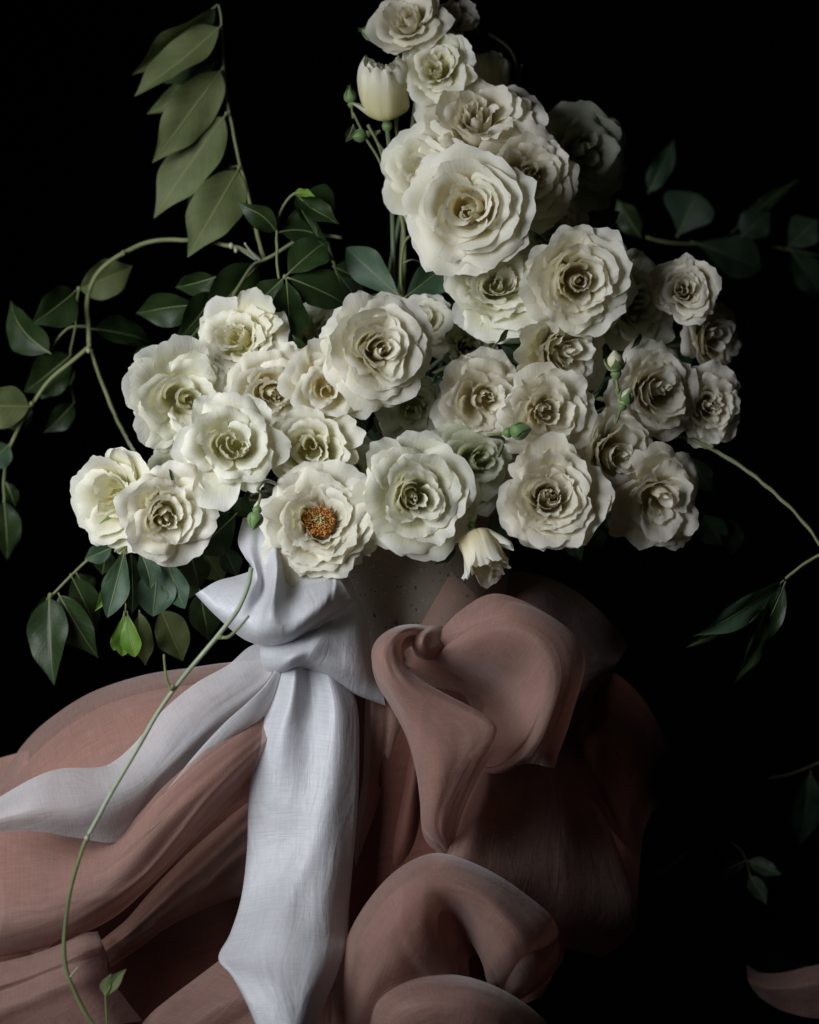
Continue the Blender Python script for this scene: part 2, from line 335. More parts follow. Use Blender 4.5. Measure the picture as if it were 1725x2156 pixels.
def axis_matrix(tx, tz, roll):
    ty = math.sqrt(max(0.0, 1 - min(0.999, tx * tx + tz * tz)))
    a = V_R * tx + V_U * tz - V_F * ty; a /= np.linalg.norm(a)
    x = np.cross(V_U if abs(tz) < 0.9 else V_F, a); x /= np.linalg.norm(x); y = np.cross(a, x)
    c, s = math.cos(roll), math.sin(roll)
    X = x * c + y * s; Y = -x * s + y * c
    return np.stack([X, Y, a], 1), a

_seed = [100]
STEM_GOAL = np.array([VX, 0.0, RIMZ - 0.03])
def stem_path(p0, a, r):
    b = p0 - a * r * 0.5
    goal = STEM_GOAL + rng.uniform(-0.05, 0.05, 3) * np.array([1, 1, 0.1])
    p1 = b - a * r * 1.1
    hz = (goal - p1); L = np.linalg.norm(hz)
    p2 = p1 + hz * 0.45 + np.array([0, 0.03, 0.05]) * min(1.0, L / 0.25)
    return [b, p1, p2, goal]

def strap(base, direction, up, L, wd, bend, n=8, m=5):
    """narrow leaf-like sheet in local coords (for sepals)"""
    d = np.array(direction, float); d /= np.linalg.norm(d); s = np.cross(d, up); s /= np.linalg.norm(s) + 1e-9; nn = np.cross(s, d)
    v = np.linspace(0, 1, n)[:, None]; u = np.linspace(-1, 1, m)[None, :]
    wv = wd * (1 - v) ** 0.8 * (0.75 + 0.8 * np.sin(PI * np.minimum(v * 1.3, 1)))
    P = np.array(base)[None, None, :] + d * (v * L + 0 * u)[..., None] + s * (u * wv)[..., None] + nn * (bend * v ** 2 * L + 0.3 * wv * u ** 2)[..., None]
    return P.reshape(-1, 3)

def rose(px, py, d, r, tx, tz, label, opn=1.0, n=30, mat='cream', roll=None, guards=(), t0=0.0, stem=True, ruff=1.0, hmul=1.0, name='rose', cat='rose', stretch=1.0, sep=True, depthk=1.0):
    _seed[0] += 37; sd = _seed[0]; rr = np.random.default_rng(sd)
    R = r * pxs(d) * 1.13; p = at(px, py, d)
    if opn > .3: tx += rr.normal() * 0.09; tz += rr.normal() * 0.09
    Mx, a = axis_matrix(tx, tz, roll if roll is not None else rr.uniform(0, 6.28))
    e = empty(name, label, cat, 'white roses of the bouquet', p)
    pts = []
    n = max(12, int(n * rr.uniform(0.66, 1.0))); sty = rr.uniform(0, 1); off = rr.normal(size=2) * 0.05; ruff = ruff * rr.uniform(0.3, 1.0); lipk = rr.uniform(0.6, 1.35); wk = rr.uniform(.88, 1.15)
    ph = rr.uniform(0, 6.28)
    for i in range(n):
        t = t0 + (1 - t0) * (i / (n - 1)) ** 0.86
        ph += R_(137.5) + rr.normal() * 0.22
        tw = ((1 - sty) * np.interp(t, [0, 0.25, 0.45, 0.65, 0.85, 1], [-14, -8, 4, 18, 44, 74]) + sty * np.interp(t, [0, 0.25, 0.45, 0.65, 0.85, 1], [-10, 6, 24, 46, 62, 76])) * opn
        rho = 0.06 + 0.47 * t ** 0.9
        h = np.interp(t, [0, 0.3, 0.6, 1], [0.46, 0.50, 0.54, 0.58]) * hmul * rr.uniform(0.9, 1.1)
        W = np.interp(t, [0, 0.3, 0.7, 1], [1.15, 1.1, 1.02, 0.98]) * wk * rr.uniform(0.88, 1.14)
        curl = R_(np.interp(t, [0, 0.3, 0.6, 1], [4, 26, 52, 40])) * (0.45 + 0.55 * opn) * rr.uniform(0.3, 1.35) * lipk
        if opn < .1: W *= 1.5; ruff = .4
        if opn < .1: curl = R_(-58 * rr.uniform(.8, 1.1))
        elif opn < .2: curl = R_(rr.uniform(-30, 25))
        side = R_(np.interp(t, [0, 0.4, 1], [-8, 8, 18])) * rr.uniform(-0.2, 1.5)
        P, uv = petal_grid(t, ph, W, rho, h, R_(tw + rr.normal() * 6), curl, side, (0.05 + 0.07 * t) * ruff * rr.uniform(0.6, 1.4), sd * 97 + i,
                           notch=0.024 + 0.034 * t, point=0.0 if rr.random() > (0.5 if t < .6 else .3) else rr.uniform(0.04, 0.16), spiral=0.10 - 0.05 * t)
        if t < 0.4:
            P[..., :2] += off * (0.4 - t) / 0.2 + rr.normal(size=2) * 0.05 * (0.4 + t); P[..., 2] += 0.14 * (0.4 - t) / 0.4 + rr.normal() * 0.035
        pts.append((P, uv))
    for (az, ln, wd, tw, cu) in guards:      # large outer petals: azimuth as seen (0 = right, 90 = up), length, width
        # convert picture azimuth to local azimuth
        dirw = V_R * math.cos(R_(az)) + V_U * math.sin(R_(az)); lx = Mx.T @ dirw
        phg = math.atan2(lx[1], lx[0])
        P, uv = petal_grid(1, phg, wd * 1.25, 0.42, ln - 0.42, R_(tw), R_(cu), R_(-14), 0.075 * ruff, sd * 131 + int(az), nu=23, nv=19, notch=0.03, spiral=0.0, tipcut=0.3)
        pts.append((P, uv))
    z0 = 0.30
    for P, uv in pts:
        P = P.copy(); P[..., 2] *= depthk
        N = np.stack([noise3(P, 3.2, sd + k, 3) for k in range(3)], -1)
        amp = 0.024 + 0.018 * np.clip(np.linalg.norm(P[..., :2], axis=-1, keepdims=True), 0, 1)
        P = P + N * amp
        P[..., 2] -= z0
        Q = (P.reshape(-1, 3) * R) @ Mx.T
        mobj('petal', Q, grid_faces(P.shape[0], P.shape[1]), M[mat], e, uv.reshape(-1, 2))
    if sep:
        for k in range(5):
            az = k * 2 * PI / 5 + rr.uniform(-.2, .2)
            dl = np.array([math.cos(az), math.sin(az), rr.uniform(-0.1, 0.35) if opn > 0.6 else 0.9])
            S = strap((0.06 * math.cos(az), 0.06 * math.sin(az), -z0 - 0.10), dl, (0, 0, 1), rr.uniform(0.55, 0.8), 0.085, rr.uniform(0.1, 0.5))
            mobj('sepal', (S * R) @ Mx.T, grid_faces(8, 5), M['sepal'], e)
        Vv, Ff = lathe([(0.0, -0.02), (0.10, -0.03), (0.13, -0.10), (0.11, -0.18), (0.05, -0.24), (0.035, -0.30)], 12)
        Vv[:, 2] -= z0 + 0.08; mobj('hip', (Vv * R) @ Mx.T, Ff, M['sepal'], e)
    if stem:
        sp = np.array(stem_path(p, a, R)) - p
        Vv, Ff, u_ = tube(sp, 0.0018, 6); mobj('stem', Vv, Ff, M['stem_dark' if mat != 'blush' else 'stem'], e)
    return e, Mx, a, R

RO = []
def add(*a, **k): RO.append(rose(*a, **k)); return RO[-1]
# --- left cluster
add(243, 1052, 12, 92, -0.42, 0.0, 'white rose at the far left edge of the bouquet, outermost on that side', n=26, guards=[(200, 1.0, .6, 70, 30), (255, 1.0, .6, 72, 20), (65, 1.15, .42, 60, -30)])
add(347, 1085, 15.5, 90, 0.10, -0.22, 'full white rose with deeply ruffled centre overlapping the leftmost rose', n=30, opn=.92, mat='ivory')
add(372, 985, 9, 62, -0.2, 0.35, 'small greenish white rose mostly hidden behind the two leftmost roses', n=20, opn=.8, mat='greenish')
add(385, 838, 9, 98, 0.30, -0.20, 'large white rose with a broad upright outer petal left of the cluster centre', n=28, mat='cool', guards=[(95, 1.22, .62, 60, 18), (165, 1.18, .6, 66, 25), (225, 1.16, .55, 68, 20), (20, 1.1, .5, 66, 20), (280, 1.0, .5, 66, 20)])
add(502, 718, 6, 84, -0.28, 0.22, 'white rose at the top of the left cluster with two petals standing up', n=30, opn=.8, ruff=1.2, guards=[(55, 1.4, .5, 52, -10), (15, 1.35, .34, 50, -14), (285, 1.15, .45, 62, 60)])
add(487, 935, 14.5, 88, 0.06, 0.02, 'open white rose with wide wavy outer petals and a tight egg shaped heart', n=24, opn=.86, mat='cool', guards=[(120, 1.22, .55, 74, 10), (60, 1.15, .6, 76, 14), (0, 1.18, .55, 74, 14), (300, 1.12, .5, 74, 14), (250, 1.45, .5, 70, 6), (185, 1.2, .6, 74, 16)], ruff=1.2)
add(572, 828, 8, 84, 0.10, -0.10, 'cream rose tucked between the ruffled roses with only its heart showing', n=30, mat='ivory')
add(690, 815, 10.5, 80, 0.12, -0.12, 'cream rose with pointed star like petals left of the spiral rose', n=24, opn=.9, mat='ivory', guards=[(100, 1.35, .5, 55, 0), (25, 1.1, .4, 68, 10), (330, 1.15, .38, 70, 20), (180, 1.15, .36, 70, 24)])
add(797, 735, 11, 98, 0.06, 0.02, 'white rose with a neat spiral heart at the upper middle of the left cluster', n=34, mat='ivory', guards=[(115, 1.12, .6, 70, 10), (200, 1.02, .5, 74, 10), (300, 1.06, .6, 74, 14), (355, 1.0, .5, 76, 10)])
add(652, 945, 12, 76, -0.10, 0.12, 'half open white rose with a triangular right petal above the stamened rose', n=24, opn=.62, hmul=1.15, guards=[(25, 1.5, .42, 62, -10), (345, 1.2, .45, 60, 10), (100, 1.1, .6, 66, 10), (220, 1.05, .6, 62, 10), (300, 1.1, .5, 66, 10)])
# the open rose with stamens
e11, M11, a11, R11 = add(673, 1097, 15.5, 106, 0.03, 0.05, 'fully open white rose showing a ring of orange stamens around a yellow centre', n=44, t0=0.44, opn=1.03, ruff=2.0, mat='ivory', depthk=0.8, sep=False)
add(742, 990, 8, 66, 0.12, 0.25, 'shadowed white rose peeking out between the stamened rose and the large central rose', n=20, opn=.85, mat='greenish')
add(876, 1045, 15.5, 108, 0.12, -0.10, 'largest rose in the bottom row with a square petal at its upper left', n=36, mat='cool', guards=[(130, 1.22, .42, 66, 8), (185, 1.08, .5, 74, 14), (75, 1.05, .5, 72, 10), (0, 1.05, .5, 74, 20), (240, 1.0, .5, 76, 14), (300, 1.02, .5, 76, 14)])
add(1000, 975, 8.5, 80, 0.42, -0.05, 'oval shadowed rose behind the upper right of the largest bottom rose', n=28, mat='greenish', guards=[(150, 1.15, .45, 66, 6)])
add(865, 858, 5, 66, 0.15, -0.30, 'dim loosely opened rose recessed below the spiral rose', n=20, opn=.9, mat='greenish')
add(1012, 842, 8, 84, 0.25, -0.10, 'shadowed rose with a long oval face left of the round rose beside the green bud', n=28, mat='blush', guards=[(60, 1.05, .6, 70, 14), (130, 1.1, .6, 68, 10)])
add(1150, 868, 11.5, 84, 0.16, -0.08, 'round rose with a curled petal standing just above the green bud', n=32, mat='blush', guards=[(170, 1.0, .35, 60, 10), (280, 1.05, .5, 74, 14)])
add(1160, 1045, 13.5, 95, 0.02, -0.04, 'neat round rose at the bottom right of centre above the dark gap', n=36, mat='blush', opn=.95, guards=[(110, 1.0, .6, 70, 10), (190, 1.0, .4, 76, 8), (270, 1.04, .6, 76, 10)])
add(893, 678, 4, 58, 0.0, 0.45, 'small bluish white rose facing upward right behind the spiral rose', n=22, opn=.85, mat='cool', guards=[(290, 1.3, .5, 70, 20)])
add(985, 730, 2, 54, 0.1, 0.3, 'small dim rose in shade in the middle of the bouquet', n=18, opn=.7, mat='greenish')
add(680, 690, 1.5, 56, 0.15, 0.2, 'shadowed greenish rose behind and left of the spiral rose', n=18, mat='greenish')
# --- right upper
add(1052, 598, 8, 90, -0.05, 0.38, 'white rose facing up with a drooping lower petal below the big tower rose', n=28, opn=.9, mat='cool', guards=[(265, 1.15, .5, 84, 6), (225, 1.15, .4, 80, 6), (180, 1.05, .5, 76, 10), (310, 1.0, .5, 80, 10)])
add(1220, 592, 10, 98, 0.10, -0.05, 'big rose with a high curled back petal at the base of the tower', n=32, mat='ivory', guards=[(100, 1.12, .6, 64, 14), (150, 1.05, .5, 68, 14), (290, 1.1, .5, 74, 10), (205, 1.08, .4, 74, 10), (250, 1.02, .45, 76, 10)])
add(1190, 742, 8, 84, 0.22, -0.12, 'rose under the curled back rose with a smooth wide petal on its left', n=28, mat='ivory', guards=[(165, 1.5, .5, 62, 6), (200, 1.35, .4, 66, 6), (60, 1.0, .5, 70, 10)])
add(988, 440, 10, 112, -0.02, -0.02, 'biggest rose in the tower, fully open and facing the camera', n=38, mat='ivory', guards=[(225, 1.15, .5, 76, 10), (160, 1.05, .5, 74, 10), (270, 1.1, .6, 76, 8), (320, 1.05, .5, 74, 14), (20, 1.0, .5, 74, 20)])
add(905, 365, 5, 88, -0.25, 0.05, 'cream rose half covered by the biggest tower rose on its left', n=30, mat='cream', guards=[(160, 1.05, .5, 70, 10), (215, 1.12, .5, 70, 10)])
add(1108, 370, 5.5, 94, 0.22, 0.02, 'rose half covered by the biggest tower rose on its right', n=30, mat='blush', guards=[(0, 1.0, .6, 74, 20), (300, 1.05, .6, 74, 14)])
add(1008, 255, 4, 104, 0.05, 0.34, 'wide rose facing upward in the middle of the tower', n=34, mat='blush', opn=.95, guards=[(215, 1.1, .45, 78, 10), (260, 1.12, .5, 80, 10), (170, 1.0, .5, 72, 10)])
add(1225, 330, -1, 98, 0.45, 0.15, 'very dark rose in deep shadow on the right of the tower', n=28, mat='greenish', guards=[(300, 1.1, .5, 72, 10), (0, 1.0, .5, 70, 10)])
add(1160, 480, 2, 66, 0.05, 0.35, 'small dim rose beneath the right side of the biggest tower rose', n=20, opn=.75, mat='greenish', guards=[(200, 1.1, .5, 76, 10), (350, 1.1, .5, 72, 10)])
add(920, 143, 3, 66, -0.12, 0.20, 'white rose with tightly packed petals second from the top of the tower', n=30, opn=.85, mat='cream', guards=[(345, 1.15, .36, 64, 10), (250, 1.0, .5, 70, 10), (60, 1.0, .5, 62, 14)])
add(862, 42, 2, 74, -0.05, 0.42, 'topmost rose of the tower cut by the upper frame edge', n=26, opn=.9, mat='blush', guards=[(245, 1.0, .55, 74, -10)])
add(955, 45, -2, 48, 0.3, 0.3, 'dark blurred rose just right of the topmost rose', n=14, opn=.35, hmul=1.3, mat='blush')
add(812, 222, 2, 78, -0.08, 0.93, 'closed globe shaped rose seen from the side left of the tower', n=16, opn=.04, hmul=2.1, mat='cream', t0=.3, guards=[(178, 0.95, .35, 48, 26)])
add(1040, 180, -2, 56, -0.08, 0.93, 'closed pale bud rose seen side on right of the tower top', n=14, opn=.04, hmul=2.1, mat='cream', t0=.3)
# --- right side
add(1335, 640, 5, 88, 0.42, 0.05, 'narrow shadowed rose turned right beside the curled back rose', n=26, mat='greenish')
add(1440, 612, 6, 60, 0.0, 0.12, 'compact globe rose alone at the upper right of the bouquet', n=30, opn=.62, hmul=1.2, mat='blush', guards=[(85, 1.15, .35, 44, 40), (165, 1.25, .35, 50, 20)])
add(1500, 715, 4, 68, 0.5, 0.1, 'rose turned to the right below the compact globe rose', n=26, opn=.8, mat='blush', guards=[(110, 1.1, .4, 60, 10)])
add(1490, 855, 6, 70, 0.36, -0.05, 'pinkish rose at the far right edge of the bouquet', n=28, opn=.85, mat='blush', guards=[(260, 1.1, .5, 70, 10)])
add(1378, 825, 8, 90, 0.4, -0.02, 'rose seen at an angle right of the two white topped buds', n=30, mat='blush', guards=[(240, 1.05, .5, 70, 10), (290, 1.05, .5, 70, 10)])
add(1296, 958, 10, 88, 0.34, -0.03, 'tall oval rose overlapping the right side of the neat round rose', n=30, mat='blush', guards=[(95, 1.05, .5, 66, 10)])
add(1385, 1050, 10, 92, 0.34, -0.06, 'lowest rose on the right side with a thin curled petal below', n=32, mat='blush', guards=[(285, 1.05, .5, 72, 10), (215, 1.15, .4, 72, 30), (100, 1.0, .5, 64, 10)])
add(1110, 950, 5, 54, 0.1, -0.2, 'small pinkish rose hidden behind the green bud', n=16, mat='blush')
# drooping half-open rose at the bottom
add(1004, 1138, 14.5, 64, 0.32, -0.90, 'half open drooping rose hanging over the vase rim', n=14, opn=.16, hmul=1.9, mat='ivory', t0=.25, guards=[(40, 1.45, .36, 40, -30), (290, 1.9, .42, 30, 0)])

# stamens and pistil of the open rose
def blobs(n, rmin, rmax, z0, z1, size, sd, elong=1.0):
    r = np.random.default_rng(sd); VV = []; FF = []
    base = np.array([(0, 0, 1), (1, 0, 0), (0, 1, 0), (-1, 0, 0), (0, -1, 0), (0, 0, -1)], float)
    tri = [(0, 1, 2), (0, 2, 3), (0, 3, 4), (0, 4, 1), (5, 2, 1), (5, 3, 2), (5, 4, 3), (5, 1, 4)]
    for i in range(n):
        th = r.uniform(0, 6.28); rad = math.sqrt(r.uniform(rmin ** 2, rmax ** 2)); z = r.uniform(z0, z1)
        A, _ = np.linalg.qr(r.normal(size=(3, 3))); sc_ = size * r.uniform(0.6, 1.3, 3) * np.array([elong, 1, .6])
        b = (base * sc_) @ A.T + np.array([rad * math.cos(th), rad * math.sin(th), z])
        o = len(VV) * 6; VV.append(b); FF += [(a + o, b_ + o, c + o) for a, b_, c in tri]
        # filament
    return np.concatenate(VV), FF
Vv, Ff = blobs(340, 0.10, 0.27, -0.14, 0.07, 0.019, 5, 2.8)
mobj('stamens', (Vv * R11) @ M11.T, Ff, M['anther'], e11, kind='stuff')
fil = []; ff = []
r5 = np.random.default_rng(9)
for i in range(70):
    th = r5.uniform(0, 6.28); rad = r5.uniform(.12, .25)
    p0 = np.array([.05 * math.cos(th), .05 * math.sin(th), -.28]); p1 = np.array([rad * math.cos(th), rad * math.sin(th), r5.uniform(-.05, .09)])
    a_, b_, c_ = tube([p0, (p0 + p1) / 2 + np.array([0, 0, -.03]), p1], 0.006, 4, 4); o = sum(len(x) for x in fil)
    fil.append(a_); ff += [tuple(k + o for k in q) for q in b_]
mobj('filaments', (np.concatenate(fil) * R11) @ M11.T, ff, M['pistil'], e11, kind='stuff')
Vv, Ff = blobs(80, 0.0, 0.10, -0.12, 0.05, 0.026, 6, 1.8)
mobj('pistil', (Vv * R11) @ M11.T, Ff, M['pistil'], e11, kind='stuff')

# ------------------------------------------------------------------ buds
def bud(px, py, d, r, tipdx, tipdy, label, petals=None, stem=None, sep_open=0.15, L=2.4, group='rose buds'):
    """bud whose centre is at px,py, tip direction given in picture units (dy down)"""
    _seed[0] += 11; rr = np.random.default_rng(_seed[0])
    R = r * pxs(d); p = at(px, py, d); k = math.hypot(tipdx, tipdy) or 1
    a = V_R * tipdx / k - V_U * tipdy / k - V_F * 0.25; a /= np.linalg.norm(a)
    x = np.cross(a, V_F); x /= np.linalg.norm(x); y = np.cross(a, x); Mx = np.stack([x, y, a], 1)
    e = empty('rose_bud', label, 'rose bud', group, p)
    core = [(0.0, -0.9), (0.5, -0.8), (0.85, -0.45), (0.98, 0.0), (0.86, 0.5), (0.55, 0.95), (0.2, 1.3), (0.0, 1.45)]
    Vv, Ff = lathe([(a_ * .93, b_) for a_, b_ in core], 20)
    ang = np.arctan2(Vv[:, 1], Vv[:, 0]); Vv[:, :2] *= (1 + 0.05 * np.sin(3 * ang + 4 * Vv[:, 2]))[:, None]
    mobj('bud_core', (Vv * R) @ Mx.T, Ff, M[petals] if petals else M['sepal'], e, np.stack([ang / 6.28 + .5, np.full(len(ang), .6)], -1))
    if petals:
        for i in range(5):
            P, uv = petal_grid(.3, i * 2.4 + rr.uniform(0, .4), 1.1, .62, 1.5, R_(-4), R_(-26), 0, .02, _seed[0] + i, tipcut=.3, notch=.02)
            P = P.reshape(-1, 3) * np.array([1.45, 1.45, 1.0]); P[:, 2] -= .8; mobj('petal', (P * R) @ Mx.T, grid_faces(16, 21), M[petals], e, uv.reshape(-1, 2))
    for i in range(5):
        th = i * 2 * PI / 5 + .3
        v = np.linspace(0, 1, 12)[:, None]; u = np.linspace(-1, 1, 7)[None, :]
        zz = -0.88 + v * L; rad = np.interp(zz, [b for _, b in core] + [3], [a_ for a_, _ in core] + [0.04]) * 1.03 + 0.04 + sep_open * v ** 2 * 2
        wv = 0.66 * (1 - v) ** .7 * (0.75 + .5 * np.sin(PI * np.minimum(1, v * 1.4)))
        ph = th + u * wv; P = np.stack([rad * np.cos(ph), rad * np.sin(ph), zz + 0 * u], -1).reshape(-1, 3)
        mobj('sepal', (P * R) @ Mx.T, grid_faces(12, 7), M['sepal'], e)
    Vv, Ff = lathe([(0.0, -.7), (0.52, -.85), (0.6, -1.15), (0.42, -1.5), (0.2, -1.7), (.16, -1.85)], 14); mobj('hip', (Vv * R) @ Mx.T, Ff, M['sepal'], e)
    b = p - a * R * 1.8
    sp = [b, b - a * R * 1.5] + ([at(*q) for q in stem] if stem else stem_path(b, a, R)[2:])
    Vv, Ff, _ = tube(np.array(sp) - p, [R * .17, R * .2, R * .22], 7); mobj('stem', Vv, Ff, M['stem'], e)
    return e
bud(538, 1092, 20.5, 17, -12, 60, 'green bud hanging down with a long pointed tip above the silk bow', stem=[(543, 1030, 20.5), (560, 1012, 19.5), (590, 1022, 12)], L=2.9, sep_open=.0)
bud(1092, 907, 14, 20, 40, -6, 'round green bud in front of the rose with the curled petal', stem=[(1060, 925, 12), (1050, 960, 9)], L=2.0, sep_open=.02)
bud(1296, 765, 12, 20, -4, -40, 'upper of the two buds showing white petals between the right hand roses', petals='cream', stem=[(1285, 800, 6), (1240, 850, 4)], L=1.6, sep_open=.2)
bud(1318, 838, 12, 17, 10, -24, 'lower of the two buds showing white petals between the right hand roses', petals='cool', stem=[(1290, 855, 7), (1230, 880, 4)], L=2.1, sep_open=.1)
bud(782, 70, 1, 15, -60, -18, 'dark green bud pointing left beneath the topmost rose', stem=[(830, 95, 1), (850, 140, 1)], L=2.9)
bud(738, 205, 0, 13, -8, -60, 'slim green bud pointing up beside the closed globe rose', stem=[(745, 240, 0), (770, 290, 0), (800, 340, 0), (830, 420, 0)], L=3.0)
bud(760, 285, 0, 13, -40, 10, 'small green bud low among the thin stems left of the tower', stem=[(790, 290, 0), (815, 330, 0), (835, 400, 0)], L=2.6)

# ------------------------------------------------------------------ leaves and vines
def wpts(L): return np.array([at(*q) for q in L])
def vine(name, label, cat='vine'): return empty(name, label, cat)
def vstem(parent, pts, w0, w1, mat='stem', nm='stem'):
    P = wpts(pts); d = np.mean([q[2] for q in pts])
    Vv, Ff, uv = tube(P, np.linspace(w0, w1, 5) * 0.5 * pxs(d), 8)
    c = Vv.reshape(-1, 8, 3); V2 = Vv + noise3(Vv, 160, 3, 3)[:, None] * 0.00025
    return mobj(nm, V2, Ff, M[mat], parent, uv)
def leaf(parent, base, tip, wpx, roll=15, bend=0.10, fold=0.25, mat='leaf', tipk=1.0, rib=True, curve=0.0, wavy=0.03, stalk=0.06, wide=0.42, name='leaf'):
    """base, tip: layout points; wpx: full width; roll: deg about the leaf axis; curve: sideways bow"""
    _seed[0] += 3; sd = _seed[0]; rr = np.random.default_rng(sd)
    b = at(*base); t = at(*tip); ax = t - b; L = np.linalg.norm(ax); ax /= L
    toward = -V_F; s = np.cross(ax, toward); s /= np.linalg.norm(s) + 1e-9; n = np.cross(s, ax)
    c_, s_ = math.cos(R_(roll)), math.sin(R_(roll)); S = s * c_ + n * s_; N = n * c_ - s * s_
    W = wpx * pxs(base[2]) / 2 / max(0.35, abs(c_))
    nv, nu = 26, 13
    v = np.linspace(0, 1, nv)[:, None]; u = np.linspace(-1, 1, nu)[None, :]
    vv = np.clip((v - stalk) / (1 - stalk), 0, 1)
    e1 = math.log(0.5) / math.log(wide)
    prof_ = np.sin(PI * vv ** e1) ** 0.72 * (1 - 0.5 * tipk * sstep(0.62, 1.0, vv)) * (1 - sstep(0.9, 1.0, vv) * 0.25 * tipk)
    prof_ = np.maximum(prof_, 0.0) + 0.012
    wob = 1 + 0.04 * np.sin(7 * v + rr.uniform(0, 6)) * np.sign(u) + 0.02 * np.sin(19 * v + rr.uniform(0, 6))
    cx = u * W * prof_ * wob
    up = np.abs(u) * W * prof_ * fold + wavy * L * np.sin(9 * v + 2.0 * u + rr.uniform(0, 6)) * np.abs(u) ** 1.5 * prof_ \
        + wavy * .35 * L * np.sin(17 * v - 3 * u + rr.uniform(0, 6)) * np.abs(u) ** 1.5 * prof_
    arch = bend * L * 4 * v * (1 - v) * 0.5 - bend * L * 0.4 * sstep(0.7, 1, v) * v
    side = curve * L * np.sin(PI * v)
    tw = R_(rr.uniform(-38, 38)) * (v - 0.35)
    cx, up = cx * np.cos(tw) - up * np.sin(tw), cx * np.sin(tw) + up * np.cos(tw)
    P = b + ax * (v * L + 0 * u)[..., None] + S * (cx + side)[..., None] + N * (up + arch + 0 * u)[..., None]
    uv = np.stack([np.repeat((u + 1) / 2, nv, 0), np.repeat(v, nu, 1)], -1).reshape(-1, 2)
    o = mobj(name, P.reshape(-1, 3), grid_faces(nv, nu), M[mat], parent, uv)
    if rib:
        C = P[:-1:3, nu // 2] - N * W * 0.012
        Vv, Ff, _ = tube(C, np.linspace(max(0.0006, W * .045), 0.0002, 5), 6, 20); mobj('midrib', Vv, Ff, M['stem'], o)
    return o
def nodeb(parent, p, r, mat='node'):
    P = at(*p); Vv, Ff = lathe([(0, -1.2), (.7, -.8), (1, 0), (.75, .7), (0, 1.1)], 10); Vv = Vv * r * 0.66 * pxs(p[2])
    return mobj('leaf_node', Vv + P, Ff, M[mat], parent)

# V1 tall upright vine, upper left
v1 = vine('climbing_vine', 'tall leafy vine arching up at the upper left with drooping pale leaves')
vstem(v1, [(556, 548, -4), (545, 505, -5), (530, 440, -6), (511, 368, -7), (491, 280, -8), (476, 190, -9), (469, 100, -9), (466, 40, -8), (461, 9, -8)], 9, 4)
leaf(v1, (459, 10, -8), (280, 160, -9), 50, 62, .05, .3, 'leaf_pale', curve=.04)
leaf(v1, (468, 52, -8), (282, 199, -6), 78, -30, .06, .35, 'leaf_pale', curve=-.05)
leaf(v1, (470, 60, -9), (343, 174, -11), 88, -25, .06, .2, 'leaf', curve=-.10)
leaf(v1, (470, 142, -8.5), (322, 342, -6), 94, 14, .05, .12, 'leaf_pale')
leaf(v1, (474, 150, -10), (309, 241, -12), 60, 20, .05, .2, 'leaf_pale')
leaf(v1, (478, 238, -8), (323, 458, -7), 104, -12, .05, .12, 'leaf_pale')
leaf(v1, (503, 348, -8), (389, 434, -11), 60, -20, .12, .3, 'leaf', curve=.10)
leaf(v1, (505, 352, -7), (396, 540, -4), 104, 8, .06, .12, 'leaf_pale')
for q in ((468, 62, -8.5), (470, 142, -8.3), (477, 238, -8), (503, 352, -6.5)): nodeb(v1, q, 6, 'stem')

# V2 arching vine at the left
v2 = vine('arching_vine', 'long vine curving in a hoop around the left side of the bouquet')
vstem(v2, [(549, 546, -3), (520, 528, -4), (480, 517, -5), (430, 507, -6), (389, 505, -6), (320, 508, -7), (256, 535, -7), (212, 568, -7), (190, 605, -6.5), (183, 645, -6), (186, 690, -6), (188, 722, -6)], 7, 11)
vstem(v2, [(190, 728, -6), (150, 762, -6), (105, 800, -6), (72, 845, -6), (42, 895, -6), (18, 950, -6), (8, 1010, -6.5), (8, 1060, -7), (-8, 1110, -7)], 9, 6)
vstem(v2, [(192, 735, -7), (204, 775, -7), (222, 825, -7), (245, 880, -6), (268, 925, -4), (285, 955, 2)], 8, 7, 'stem')
vstem(v2, [(166, 605, -6), (161, 650, -6.5), (158, 690, -7), (148, 750, -8), (151, 810, -9), (156, 850, -10)], 5, 4)
vstem(v2, [(186, 688, -7), (160, 688, -7), (142, 692, -7), (120, 715, -7), (104, 742, -7)], 6, 4)
leaf(v2, (163, 610, -9), (281, 560, -11), 74, -20, .12, .3, 'leaf_pale', wide=.4)
leaf(v2, (160, 612, -5), (68, 682, -3), 76, 30, .10, .3, 'leaf')
leaf(v2, (108, 745, -6), (18, 632, -8), 78, 25, .12, .25, 'leaf', curve=-.08)
leaf(v2, (193, 692, -8), (325, 722, -12), 62, 30, .10, .3, 'leaf')
leaf(v2, (152, 745, -8), (52, 826, -6), 84, 20, .10, .2, 'leaf', wide=.5)
leaf(v2, (150, 760, -9), (85, 838, -8), 84, -30, .10, .2, 'leaf')
leaf(v2, (156, 848, -10), (93, 912, -9), 46, 20, .16, .35, 'leaf')
leaf(v2, (66, 856, -5.5), (-55, 852, -4), 88, 15, .06, .15, 'leaf_pale', wide=.45)
leaf(v2, (68, 850, -7), (10, 900, -8), 70, -20, .06, .2, 'leaf')
leaf(v2, (20, 935, -5), (-30, 985, -4), 60, 10, .06, .15, 'leaf_bluish', wide=.45)
leaf(v2, (8, 1050, -7), (16, 1180, -7), 56, 20, .12, .2, 'leaf')
leaf(v2, (12, 1015, -8), (34, 1070, -8), 30, 20, .12, .2, 'leaf')
for q in ((188, 727, -5.8), (166, 608, -5.5), (260, 532, -6.5), (66, 850, -5.6)): nodeb(v2, q, 8, 'stem')
nodeb(v2, (186, 738, -5), 7)

